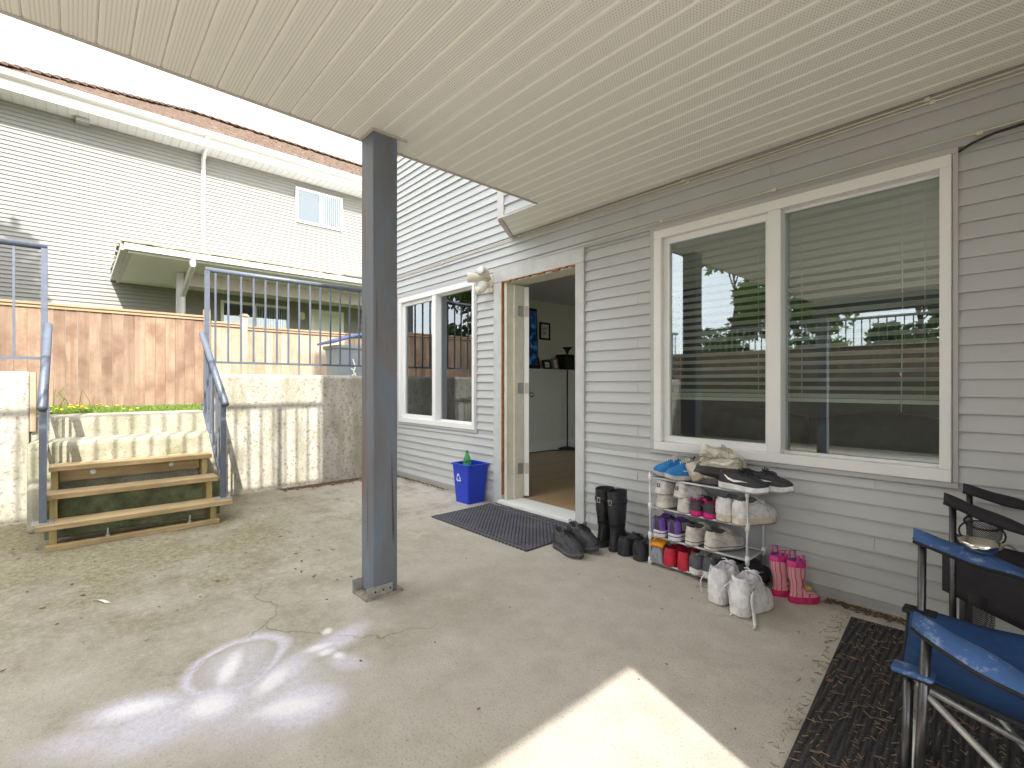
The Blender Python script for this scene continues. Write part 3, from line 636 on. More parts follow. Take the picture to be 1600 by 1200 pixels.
for r in range(rows):
    t0 = r/rows; t1 = (r+1.25)/rows
    x0 = EX+.05-(4.53)*t0; z0 = 6.455+2.46*t0; x1 = EX+.05-4.53*min(t1, 1); z1 = 6.455+2.46*min(t1, 1); ya = NY0-.55+4.5*t0; y = ya
    while y < 9.5:
        w = random.uniform(.1, .24); j = random.uniform(-.03, .03); up = random.uniform(.02, .05)
        sh.hexa([(x0+j, y, z0-.5*j), (x0+j, y+w-.006, z0-.5*j), (x1, y+w-.006, z1), (x1, y, z1), (x0+j, y, z0+up), (x0+j, y+w-.006, z0+up), (x1, y+w-.006, z1+.012), (x1, y, z1+.012)]); y += w
tag(part('shingle', sh, MAT['tile'], roof), kind='stuff')
hp = MB()
for i in range(32):
    f = i/32; g = (i+1.3)/32; a = Vector((EX+.03-4.53*f, NY0-.55+4.5*f, 6.47+2.48*f)); b = Vector((EX+.03-4.53*g, NY0-.55+4.5*g, 6.47+2.48*g))
    hp.bar(a+Vector((0,0,.06)), b+Vector((0,0,.015)), .26, .03)
for i in range(30):
    y0 = NY0+3.95+i*.22; hp.bar((-16.5, y0, 8.99), (-16.5, y0+.27, 8.95), .3, .03)
tag(part('hip_cap', hp, MAT['tile'], roof), kind='stuff')
ds = MB().tube([(EX+.04, 2.09, 6.40), (EX+.02, 2.09, 6.33), (NX+.06, 2.09, 6.08), (NX+.06, 2.09, 5.9), (NX+.06, 2.09, 3.35)], .045, 6); part('downspout', ds, MAT['nb_white'], nb)
part('vent_box', MB().box(NX+.025, NX+.22, .0, .20, 6.13, 6.204), MAT['galv'], nb)
def nwin(name, y0, y1, z0, z1, mid, dark=True):
    w = part(name, MB().box(NX+.025, NX+.06, y0, y1, z0, z0+.06).box(NX+.025, NX+.06, y0, y1, z1-.06, z1).box(NX+.025, NX+.0598, y0, y0+.06, z0+.06, z1-.06).box(NX+.025, NX+.0598, y1-.06, y1, z0+.06, z1-.06), MAT['white_vinyl'], nb)
    part('mullion', MB().box(NX+.025, NX+.059, mid-.03, mid+.03, z0+.06, z1-.06), MAT['white_vinyl'], w)
    part('pane', MB().box(NX+.038, NX+.040, y0+.06, mid-.03, z0+.06, z1-.06), MAT['glass'], w); part('pane', MB().box(NX+.038, NX+.040, mid+.03, y1-.06, z0+.06, z1-.06), MAT['glass'], w)
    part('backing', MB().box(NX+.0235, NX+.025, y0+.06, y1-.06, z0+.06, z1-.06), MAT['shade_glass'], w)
    cu = MB(); y = mid+.03
    while y < y1-.06: cu.box(NX+.0255, NX+.034, y, y+.03, z0+.06, z1-.06); y += .055
    part('curtain', cu, MAT['curtain'], w)
    return w
nwin('window', 4.05, 5.241, 5.17, 6.04, 4.66); nwin('window', 2.424, 3.90, 1.75, 3.02, 3.13)
dr = part('patio_door', MB().box(NX+.025, NX+.06, 4.42, 5.27, .75, 3.02), MAT['white_vinyl'], nb); part('door_panel', MB().box(NX+.0605, NX+.066, 4.52, 5.17, .85, 2.93), MAT['curtain'], dr)
part('wall_lamp', MB().lathe([(.02, 0), (.07, .03), (.07, .16), (.03, .2)], 10, (NX+.1, 4.18, 2.72)), MAT['cream'], nb)
CX0 = -9.5
pc = part('patio_cover', MB().box(NX+.025, CX0-.03, .66, 10, 3.165, 3.28), MAT['white_vinyl'], nb)
part('cover_fascia', MB().box(CX0-.029, CX0, .60, 10, 3.155, 3.30).box(NX+.025, CX0-.03, .60, .655, 3.15, 3.30), MAT['nb_white'], pc)
part('cover_gutter', MB().box(CX0+.001, CX0+.09, .55, 10, 3.19, 3.285).box(NX+.025, CX0+.0, .51, .598, 3.19, 3.285), MAT['nb_white'], pc)
mo = MB(); y = .52
while y < 9.9:
    w = random.uniform(.06, .2); mo.box(CX0-.12, CX0+.10+random.uniform(-.02, .02), y, y+w, 3.302, 3.315+random.uniform(0, .03)); y += w
x = NX+.1
while x < CX0-.15:
    w = random.uniform(.06, .2); mo.box(x, x+w, .50+random.uniform(-.02, .02), .62, 3.302, 3.312+random.uniform(0, .03)); x += w
part('roof_edge', mo, MAT['roofmoss'], pc)
part('porch_post', MB().box(-10.66, -10.56, 1.36, 1.47, .7, 3.164), MAT['nb_white'], nb); part('porch_post', MB().box(-10.66, -10.56, 5.0, 5.11, .7, 3.164), MAT['nb_white'], nb)
part('porch_beam', MB().box(-10.68, -10.54, 1.48, 9.9, 2.93, 3.164), MAT['nb_trim'], nb)
part('cover_downspout', MB().tube([(CX0+.05, 1.44, 3.20), (CX0+.05, 1.44, 3.10), (-10.50, 1.44, 2.72), (-10.50, 1.44, .8)], .045, 6), MAT['nb_white'], nb)

# wheeled bin behind the railing
bx, by, bz = -7.5, 3.36, .79
wb = thing('wheeled_bin', 'grey wheeled bin with blue lid beside the pale fence', 'bin', (bx, by, bz))
def rr(cx, cy, w, d, z, n=4, r=.06):
    o = []
    for sx, sy, a0 in ((1, 1, 0), (-1, 1, 90), (-1, -1, 180), (1, -1, 270)):
        for i in range(n): a = R(a0+90*i/(n-1)); o.append((cx+sx*(w/2-r)+r*math.cos(a), cy+sy*(d/2-r)+r*math.sin(a), z))
    return o
part('bin_body', MB().rings([rr(bx, by, .48, .60, bz+.02), rr(bx, by, .58, .78, bz+.88), rr(bx, by, .63, .83, bz+.885), rr(bx, by, .63, .83, bz+.93)]), MAT['bingrey'], wb)
def lid(u, v): return (bx-.34+.68*v, by-.48+.96*u, bz+.935+.20*math.sin(math.pi*min(1, u*.62+.02))*(1-.12*(2*v-1)**2))
part('lid', MB().sheet(lid, 12, 6, (0, 0, .035)), MAT['lidblue'], wb, True)
part('lid_handle', MB().tube([(bx+.35, by+.05, bz+.98), (bx+.35, by+.35, bz+1.02)], .03, 8), MAT['bingrey'], wb)
for s in (-1, 1): part('wheel', MB().tube([(bx+s*.25, by+.34, bz+.09), (bx+s*.32, by+.34, bz+.09)], .10, 14), MAT['dark'], wb)
mk_ = MB()
for a, b in [((-.16, .62), (-.12, .50)), ((-.12, .50), (-.15, .42)), ((-.15, .42), (-.10, .34)), ((-.19, .47), (-.13, .44)), ((-.18, .36), (-.11, .40)), ((-.17, .28), (-.12, .28))]:
    mk_.bar((bx+.292, by+a[0], bz+a[1]+.10), (bx+.288, by+b[0], bz+b[1]+.10), .004, .022)
part('painted_number', mk_, MAT['white'], wb)

# ------------------------------------------------------------------ vegetation
def tree(name, label, loc, h, spread, ch0, nleaf, mat, seed, group=None, lsz=.085):
    rnd = random.Random(seed); t = thing(name, label, 'tree', loc, group=group); x, y, z = loc
    tr = MB(); pts = [(x+.1*math.sin(i*1.3+seed), y+.1*math.cos(i+seed), z-.1+h*.8*i/6) for i in range(7)]; tr.tube(pts, [.13*h/6*(1-.13*i) for i in range(7)], 8)
    cl = []
    for i in range(15):
        f = ch0+(1-ch0)*rnd.random(); a = rnd.uniform(0, 6.28); rr_ = spread*(1-.65*abs(f-.55)/.55)*rnd.uniform(.45, 1); b = Vector((x+rr_*math.cos(a), y+rr_*math.sin(a), z+h*f))
        s = Vector((x, y, z+h*f*.72)); tr.tube([s, (s+b)/2+Vector((0,0,.08)), b], [.035*h/6, .022*h/6, .008], 5); cl.append((b, spread*rnd.uniform(.28, .5)))
    part('trunk', tr, MAT['bark'], t)
    vs = []; fs = []
    for i in range(nleaf):
        c, r = cl[i % len(cl)]
        while True:
            d = Vector((rnd.uniform(-1, 1), rnd.uniform(-1, 1), rnd.uniform(-.8, .8)))
            if .15 < d.length < 1: break
        p = c+d*r*1.15; n = Vector((rnd.gauss(0, 1), rnd.gauss(0, 1), rnd.gauss(.6, 1))).normalized(); u = n.orthogonal().normalized(); u.rotate(Matrix.Rotation(rnd.uniform(0, 6.28), 3, n)); w = n.cross(u); s = lsz*rnd.uniform(.6, 1.3)
        o = len(vs); vs += [p-u*s, p+w*s*.5+n*s*.15, p+u*s, p-w*s*.5+n*s*.15]; fs.append((o, o+1, o+2, o+3))
    c = MB(); c.add(vs, fs); part('crown', c, mat, t); return t
tree('garden_tree', 'tall leafy tree standing on the lawn beyond the garden side railing', (-6.9, -3.75, 1.0), 8.6, 1.7, .5, 9000, MAT['leaf'], 4)
for i, (x, y, h, sp_) in enumerate([(-11.2, -3.3, 5.2, 1.5), (-10.4, -5.2, 4.6, 1.5)]):
    tree('garden_tree', ['bushy tree growing at the corner of the white neighbour house', 'bushy tree where the two cedar fences meet'][i], (x, y, .8), h, sp_, .12, 6000, MAT['leaf'], 20+i, lsz=.1)
hl = ['dense hedge tree behind the garden end fence opposite the small window', 'dense hedge tree behind the garden end fence opposite the entry door', 'dense hedge tree behind the garden end fence opposite the shoe rack']
for i, (x, y, h, sp_) in enumerate([(-6.0, -8.3, 4.2, 1.3), (-3.9, -8.4, 3.9, 1.3), (-1.9, -8.2, 3.6, 1.2)]):
    tree('hedge_tree', hl[i], (x, y, 1.2), h, sp_, .1, 5000, MAT['leafdark'], 40+i, lsz=.1)
rnd = random.Random(5); g = MB()
for i in range(9000):
    if i < 6500: x, y = rnd.uniform(-8.95, -5.98), rnd.uniform(-.7, 1.7)
    else: x, y = rnd.uniform(-6.3, -5.97), rnd.uniform(-.28, 1.0)
    h = rnd.uniform(.02, .06)*(1.5 if y < .2 else 1); a = rnd.uniform(0, 6.28); w = rnd.uniform(.003, .007); lx, ly = rnd.gauss(0, .03), rnd.gauss(0, .03); z = .772 if x < -8 else .80; dx, dy = math.cos(a)*w, math.sin(a)*w
    g.add([(x-dx, y-dy, z), (x+dx, y+dy, z), (x+dx*.7+lx*.5, y+dy*.7+ly*.5, z+h*.6), (x-dx*.7+lx*.5, y-dy*.7+ly*.5, z+h*.6), (x+lx, y+ly, z+h)], [(0, 1, 2, 3), (3, 2, 4)])
for i in range(16):   # a few tall stalks by the handrail
    x, y = rnd.uniform(-6.4, -6.0), rnd.uniform(-.2, .15); lx, ly = rnd.gauss(0, .08), rnd.gauss(0, .1); h = rnd.uniform(.15, .3)
    g.tube([(x, y, .80), (x+lx*.4, y+ly*.4, .80+h*.6), (x+lx, y+ly, .80+h)], .0025, 3)
gr_ = part('grass', g, MAT['grass'], None); tag(gr_, 'short green grass growing above the steps along the fence', 'grass', kind='stuff')
w_ = MB()
for i in range(26):
    x, y = rnd.uniform(-6.6, -6.0), rnd.gauss(.05, .18); w_.lathe([(.002, 0), (.016, .008), (.006, .016)], 7, (x, y, .85+rnd.uniform(0, .06)))
tag(part('dandelion_flowers', w_, MAT['dandelion'], None), 'small yellow dandelion flowers in the grass at the top of the steps', 'flowers', kind='stuff')

# ------------------------------------------------------------------ inside the house
setting('interior_floor', MB().box(-5.6, 1.2, 3.0805, 6.6, .0, .056), MAT['floor'])
setting('interior_ceiling', MB().box(-5.6, 1.2, 3.0805, 6.6, 2.5, 2.56), MAT['ceil'])
setting('interior_wall', MB().box(-5.72, -5.602, 3.09, 6.72, .0, 2.56), MAT['room'])
setting('interior_wall', MB().box(-5.6, -4.5, 6.602, 6.72, .0, 2.56), MAT['room'])
setting('shade_painted_wall', MB().box(-4.499, 1.2, 6.602, 6.72, .0, 2.56), MAT['room_shade'])  # room shade behind the blinds, painted in as a dark back wall
iw = setting('interior_wall', MB().box(1.202, 1.3, 3.09, 3.6, .0, 2.56).box(1.202, 1.3, 6.3, 6.72, .0, 2.56).box(1.202, 1.3, 3.6, 6.3, .0, .9).box(1.202, 1.3, 3.6, 6.3, 2.4, 2.56), MAT['room'])
part('pane', MB().box(1.25, 1.254, 3.6, 6.3, .9, 2.4), MAT['glass'], iw)  # unseen window opening, added to let daylight brighten the room
setting('interior_ledge', MB().box(-5.60, -5.31, 3.09, 6.36, .057, 1.36), MAT['room'])
setting('baseboard', MB().box(-5.309, -5.292, 3.09, 6.36, .057, .20), MAT['white_vinyl'])
tv = thing('television', 'dark flat television leaning on the ledge inside the open door', 'television', (-5.5, 5.2, 1.361))
def tvq(m, y0, y1, z0, z1, x, t): return m.hexa([(x, y0, z0), (x+t, y0, z0), (x+t, y1, z0), (x, y1, z0), (x-.10, y0+.06, z1), (x+t-.10, y0+.06, z1), (x+t-.10, y1+.06, z1), (x, y1+.06, z1)][:4]+[(x-.10, y0+.06, z1), (x+t-.10, y0+.06, z1), (x+t-.10, y1+.06, z1), (x-.10, y1+.06, z1)])
part('tv_body', tvq(MB(), 4.3, 5.50, 1.365, 2.34, -5.45, .035), MAT['dark'], tv); part('tv_screen', tvq(MB(), 4.33, 5.47, 1.42, 2.31, -5.418, .006), MAT['screen'], tv)
def frame(label, x, y0, y1, z0, z1, mat='dark', tilt=0.0):
    f = thing('picture_frame', label, 'picture', (x, (y0+y1)/2, z0))
    h = z1-z0; b = .03
    def q(m, a, c, d, e, t0, t1):
        k = lambda z: x-(z-z0)*tilt
        return m.hexa([(k(d)+t0, a, d), (k(d)+t1, a, d), (k(d)+t1, c, d), (k(d)+t0, c, d), (k(e)+t0, a, e), (k(e)+t1, a, e), (k(e)+t1, c, e), (k(e)+t0, c, e)])
    m = MB(); q(m, y0, y1, z0, z0+b, 0, .02); q(m, y0, y1, z1-b, z1, 0, .02); q(m, y0, y0+b, z0+b, z1-b, 0, .0199); q(m, y1-b, y1, z0+b, z1-b, 0, .0199)
    part('frame', m, MAT[mat], f); c = q(MB(), y0+b, y1-b, z0+b, z1-b, .002, .010); part('mat_board', c, MAT['curtain'], f)
    p = q(MB(), y0+b+.05*(y1-y0)/.27, y1-b-.05*(y1-y0)/.27, z0+b+.05*h/.28, z1-b-.05*h/.28, .0105, .013); part('photo', p, MAT['photo'], f)
frame('black framed picture hanging on the room wall above the ledge', -5.60, 5.70, 5.95, 1.86, 2.15)
frame('small dark photo frame on the ledge beside the television', -5.45, 5.42, 5.56, 1.361, 1.56, tilt=.2); frame('low dark photo frame standing on the ledge next to the tan one', -5.42, 5.62, 5.80, 1.361, 1.51, tilt=.25); frame('tan framed photo standing on the ledge by the black speaker', -5.44, 5.86, 6.00, 1.361, 1.55, 'tan', .2)
sp_ = thing('speaker_box', 'black speaker box on the ledge behind the floor lamp', 'speaker', (-5.46, 6.19, 1.361)); part('cabinet', MB().box(-5.56, -5.36, 6.07, 6.32, 1.361, 1.62), MAT['dark'], sp_, bevel=.004); part('cone', MB().tube([(-5.36, 6.19, 1.47), (-5.352, 6.19, 1.47)], .08, 16), MAT['leather'], sp_)
lp = thing('floor_lamp', 'thin black floor lamp standing inside the doorway', 'lamp', (-5.20, 5.95, .057))
part('lamp_base', MB().lathe([(.15, .057), (.15, .075), (.03, .10)], 18, (-5.20, 5.95, 0)), MAT['dark'], lp); part('lamp_pole', MB().tube([(-5.20, 5.95, .095), (-5.20, 5.95, 1.64)], .012, 8), MAT['dark'], lp); part('lamp_shade', MB().lathe([(.02, 1.62), (.03, 1.66), (.085, 1.72), (.08, 1.72), (.025, 1.665)], 16, (-5.20, 5.95, 0), cap1=False), MAT['dark'], lp)
solo('lamp_cord', MB().tube([(-5.2, 5.85, .064), (-5.1, 5.7, .064), (-5.24, 5.6, .064), (-5.26, 5.2, .064), (-5.28, 4.6, .064)], .006, 5), MAT['dark'], 'black cord lying on the wooden floor from the lamp', 'cord')
cou = thing('sofa', 'dark leather sofa inside behind the large window', 'sofa', (-.7, 3.75, .057))
part('sofa_base', MB().box(-1.75, .55, 3.42, 4.30, .10, .42), MAT['leather'], cou, bevel=.04)
for a, b in ((-1.73, -1.0), (-.98, -.22), (-.20, .53)):
    def bk(u, v, a=a, b=b): return (a+(b-a)*u, 3.42-.04*math.sin(math.pi*v)*math.sin(math.pi*u), .40+.50*v+.05*math.sin(math.pi*u)*v)
    part('back_cushion', MB().sheet(bk, 10, 8, (0, .24, .0)), MAT['leather'], cou, True); part('seat_cushion', MB().box(a, b, 3.66, 4.28, .425, .53), MAT['leather'], cou, bevel=.04)
for a in (-1.95, .56): part('sofa_arm', MB().box(a, a+.19, 3.42, 4.32, .10, .64), MAT['leather'], cou, bevel=.06)
part('sofa_leg', MB().box(-1.9, -1.84, 3.5, 3.56, .057, .099), MAT['dark'], cou); part('sofa_leg', MB().box(.6, .66, 4.2, 4.26, .057, .099), MAT['dark'], cou); part('sofa_leg', MB().box(-1.9, -1.84, 4.2, 4.26, .057, .099), MAT['dark'], cou); part('sofa_leg', MB().box(.6, .66, 3.5, 3.56, .057, .099), MAT['dark'], cou)
def blind(label, x0, x1, zt, zb, pitch, ang, stack):
    b = thing('window_blind', label, 'blind', ((x0+x1)/2, D+.13, zt)); y = D+.135
    part('head_rail', MB().box(x0, x1, y-.02, y+.03, zt-.05, zt), MAT['blind'], b)
    z = zt-.085; ca, sa = math.cos(R(ang))*.024, math.sin(R(ang))*.024; me = None; cx = (x0+x1)/2
    while z > zb+.05:
        if me is None:
            s = MB(); hw = (x1-x0)/2-.005
            s.hexa([(-hw, -ca, -sa), (hw, -ca, -sa), (hw, 0, .003), (-hw, 0, .003), (-hw, -ca, -sa+.003), (hw, -ca, -sa+.003), (hw, 0, .006), (-hw, 0, .006)]); s.hexa([(-hw, 0, .003), (hw, 0, .003), (hw, ca, sa), (-hw, ca, sa), (-hw, 0, .006), (hw, 0, .006), (hw, ca, sa+.003), (-hw, ca, sa+.003)]); me = s.mesh('slat', MAT['blind'])
        o = link('slat', me, b); o.location = Vector((cx, y+random.uniform(-.001, .001), z))-wloc(b); o.rotation_euler = (random.uniform(-.03, .03), random.uniform(-.003, .003), 0); z -= pitch
    for i in range(stack): part('stacked_slat', MB().box(x0+.005, x1-.005, y-.022, y+.024, zb+.024+i*.006, zb+.028+i*.006), MAT['blind'], b)
    part('bottom_rail', MB().box(x0, x1, y-.022, y+.024, zb, zb+.020), MAT['blind'], b)
    for f in (.12, .88): xx = x0+(x1-x0)*f; part('ladder_cord', MB().tube([(xx, y-.026, zt-.05), (xx, y-.026, zb)], .0015, 4), MAT['blind'], b)
    return b
blind('cream slatted blind behind the sliding pane of the large window', -1.72, -1.06, 2.10, 1.015, .047, -20, 4)
bb = blind('cream slatted blind behind the wide fixed pane of the large window', -.99, -.29, 2.12, 1.02, .047, -20, 4)
part('pull_cord', MB().tube([(-.46, D+.10, 2.05), (-.458, D+.10, 1.5), (-.463, D+.10, .98)], .0022, 4), MAT['blind'], bb)
blind('white slatted blind inside the small window beside the door', -4.44, -3.79, 2.10, 1.18, .047, -12, 2)
# ------------------------------------------------------------------ wall fittings
fl_ = thing('security_light', 'cream twin head security floodlight mounted beside the entry door', 'light', (-3.49, D-.02, 2.08))
part('base_disc', MB().tube([(-3.50, D-.014, 2.085), (-3.50, D-.05, 2.085)], [.065, .055], 16), MAT['cream'], fl_, True)
part('lamp_head', MB().tube([(-3.50, D-.05, 2.10), (-3.53, D-.10, 2.115), (-3.55, D-.125, 2.12), (-3.60, D-.19, 2.12), (-3.615, D-.21, 2.12)], [.02, .022, .042, .048, .046], 14), MAT['cream'], fl_, True)
part('lamp_head', MB().tube([(-3.49, D-.05, 2.11), (-3.47, D-.09, 2.135), (-3.465, D-.11, 2.145), (-3.44, D-.18, 2.155), (-3.435, D-.19, 2.155)], [.02, .022, .040, .046, .044], 14), MAT['cream'], fl_, True)
part('lens', MB().tube([(-3.434, D-.192, 2.155), (-3.43, D-.202, 2.157)], [.042, .02], 14), MAT['curtain'], fl_, True)
part('motion_sensor', MB().tube([(-3.50, D-.05, 2.055), (-3.505, D-.09, 2.02), (-3.51, D-.11, 2.005), (-3.53, D-.17, 1.985)], [.016, .018, .034, .038], 12), MAT['cream'], fl_, True)
part('mount_box', MB().box(-3.55, -3.46, D-.035, D-.010, 1.985, 2.03), MAT['cream'], fl_, bevel=.004)
def wire(label, pts, r, mat, clips=(), n=5):
    c = thing('cable', label, 'cable', pts[0]); part('wire', MB().tube(pts, r, n), mat, c, True)
    for p in clips: part('clip', MB().box(p[0]-.011, p[0]+.011, p[1]-.007, p[1]+.012, p[2]-.009, p[2]+.009), MAT['cable'], c, bevel=.002)
rnd = random.Random(9); yw = D-.021
def sag(x0, x1, z, step=.45, a=.004):
    o = []; x = x0
    while x < x1: o.append((x, yw, z+rnd.uniform(-a, a))); x += step
    return o+[(x1, yw, z)]
wire('upper cream cable clipped along the siding right under the soffit', sag(-5.6, 1.1, 2.432), .0042, MAT['cable'], [(x, yw, 2.432) for x in (-3.1, -1.55, -.35)])
wire('lower cream cable of the pair running under the soffit', sag(-5.6, 1.1, 2.413), .0042, MAT['cable'], [(x, yw, 2.413) for x in (-4.3, -2.45, -1.52, -.33)])
wire('cream cable running above the windows and across the door trim', [(-5.5, D-.03, 2.195)]+[(x, D-.038 if x < -2.2 else D-.03, 2.192+rnd.uniform(-.004, .004)) for x in (-5, -4.4, -3.8, -3.4, -3.0, -2.5, -2.3)]+[(-2.0, D-.032, 2.203), (-1.2, D-.032, 2.208), (-.4, D-.032, 2.212), (.4, D-.032, 2.215), (1.1, D-.032, 2.215)], .0042, MAT['cable'], [(x, D-.034, 2.207) for x in (-1.7, -1.0, -.175)])
wire('black cable sagging from the corner of the large window trim', [(-.243, D-.03, 2.15), (-.20, D-.03, 2.172), (-.13, D-.03, 2.19), (-.02, D-.03, 2.196), (.2, D-.03, 2.2), (1.0, D-.03, 2.2)], .006, MAT['cable_black'])
vt = thing('hose_bib_cover', 'small pale wall plate with a short wire behind the camping chairs', 'wall plate', (-.09, D-.014, .41)); part('plate', MB().tube([(-.09, D-.012, .41), (-.09, D-.03, .41)], [.028, .020], 12), MAT['nb_trim'], vt, True); part('wire', MB().tube([(-.09, D-.03, .41), (-.10, D-.045, .39), (-.115, D-.04, .36)], .004, 5), MAT['cable_black'], vt)

# ------------------------------------------------------------------ recycling bin, bottle, mats
bc = (-3.665, 2.79)
rb = thing('recycling_bin', 'small blue recycling bin standing beside the entry door', 'bin', (*bc, 0))
def sq(w, d, z, r=.02): return rr(bc[0], bc[1], w, d, z, 4, r)
part('bin_body', MB().rings([sq(.205, .195, .0), sq(.205, .195, .004), sq(.262, .238, .355), sq(.254, .230, .355), sq(.198, .188, .012)], cap1=True), MAT['binblue'], rb)
part('rim', MB().rings([sq(.266, .242, .352), sq(.286, .260, .354), sq(.286, .260, .368), sq(.252, .228, .368), sq(.252, .228, .352)], cap0=False, cap1=False), MAT['binblue'], rb)
sy = MB()
def fy(z): return bc[1]-(.195+(.238-.195)*z/.355)/2-.0012
def strip(m, pts, w):      # flat band of width w in the plane of the bin's face
    pts = [Vector((p[0], 0, p[1])) for p in pts]; L0, R0 = [], []
    for i, p in enumerate(pts):
        d = (pts[min(i+1, len(pts)-1)]-pts[max(i-1, 0)]).normalized(); n = Vector((-d.z, 0, d.x)); L0.append(p+n*w/2); R0.append(p-n*w/2)
    vs = [(p.x, fy(p.z), p.z) for p in L0+R0]; k = len(pts); m.add(vs, [(i, i+1, k+i+1, k+i) for i in range(k-1)])
SC = (bc[0]-.032, .232); cor = [Vector((SC[0]+.040*math.cos(R(90+120*k)), SC[1]+.048*math.sin(R(90+120*k)))) for k in range(3)]
for k in range(3):
    c0, c1, c2 = cor[k-1], cor[k], cor[(k+1) % 3]
    p = [c0.lerp(c1, .62), c0.lerp(c1, .82), (c1*.88+(c0+c2)*.06), c1.lerp(c2, .18), c1.lerp(c2, .34)]
    strip(sy, p, .0105); d = (c2-c1).normalized(); n = Vector((-d.y, d.x)); h0 = c1.lerp(c2, .34); tri = [h0+n*.0125, h0-n*.0125, h0+d*.018]
    sy.add([(q.x, fy(q.y)-.0003, q.y) for q in tri], [(0, 1, 2)])
part('recycling_symbol', sy, MAT['white'], rb)
bt = thing('plastic_bottle', 'clear green plastic bottle sticking out of the blue recycling bin', 'bottle', (bc[0]-.035, bc[1]+.0, .160), (R(-4), R(-8), 0))
part('bottle_body', MB().lathe([(.030, 0), (.040, .008), (.040, .16), (.042, .18), (.041, .21), (.030, .25), (.016, .285), (.0145, .30)], 18), MAT['bottle'], bt, True, world=False)
part('label_band', MB().lathe([(.0408, .165), (.0428, .181), (.0428, .195)], 18, cap0=False, cap1=False), plain('bottle_label', (.03, .34, .16), .4), bt, True, world=False)
part('cap', MB().lathe([(.0165, .298), (.0165, .318), (.014, .320)], 14), plain('bottle_cap', (.02, .22, .09), .4), bt, world=False)
dm = thing('doormat', 'grey woven doormat with patterned border in front of the entry door', 'mat', (-2.87, 2.56, 0), (0, 0, R(.6)))
part('mat_field', MB().box(-.575, .565, -.345, .305, .0, .010), MAT['doormat'], dm, world=False, bevel=.003)
for y0 in (-.338, .235):
    bd = part('border', MB().box(-.57, .56, y0, y0+.062, .0102, .013), plain('mat_border', (.10, .10, .12), .9, var=.2, scale=60), dm, world=False)
    for i in range(26):
        q = MB().box(-.555+i*.0425, -.555+i*.0425+.027, y0+.020, y0+.042, .0131, .0165); part('border_block', q, MAT['doormat'], bd, world=False)
rm = thing('rubber_mat', 'black ribbed mat strewn with pine needles under the camping chairs', 'mat', (.1, 2.0, 0), (0, 0, R(5)))
part('mat_base', MB().box(-.64, .95, -1.5, .80, .0, .009), MAT['ribmat'], rm, world=False)
rmesh = MB().prism([(-1.5, .0091), (-1.5, .0108), (.80, .0108), (.80, .0091)], 'x', -.0032, .0032).mesh('rib', MAT['ribmat'])
for i in range(122):
    o = link('rib', rmesh, rm); o.location = (-.632+i*.0128, 0, 0)

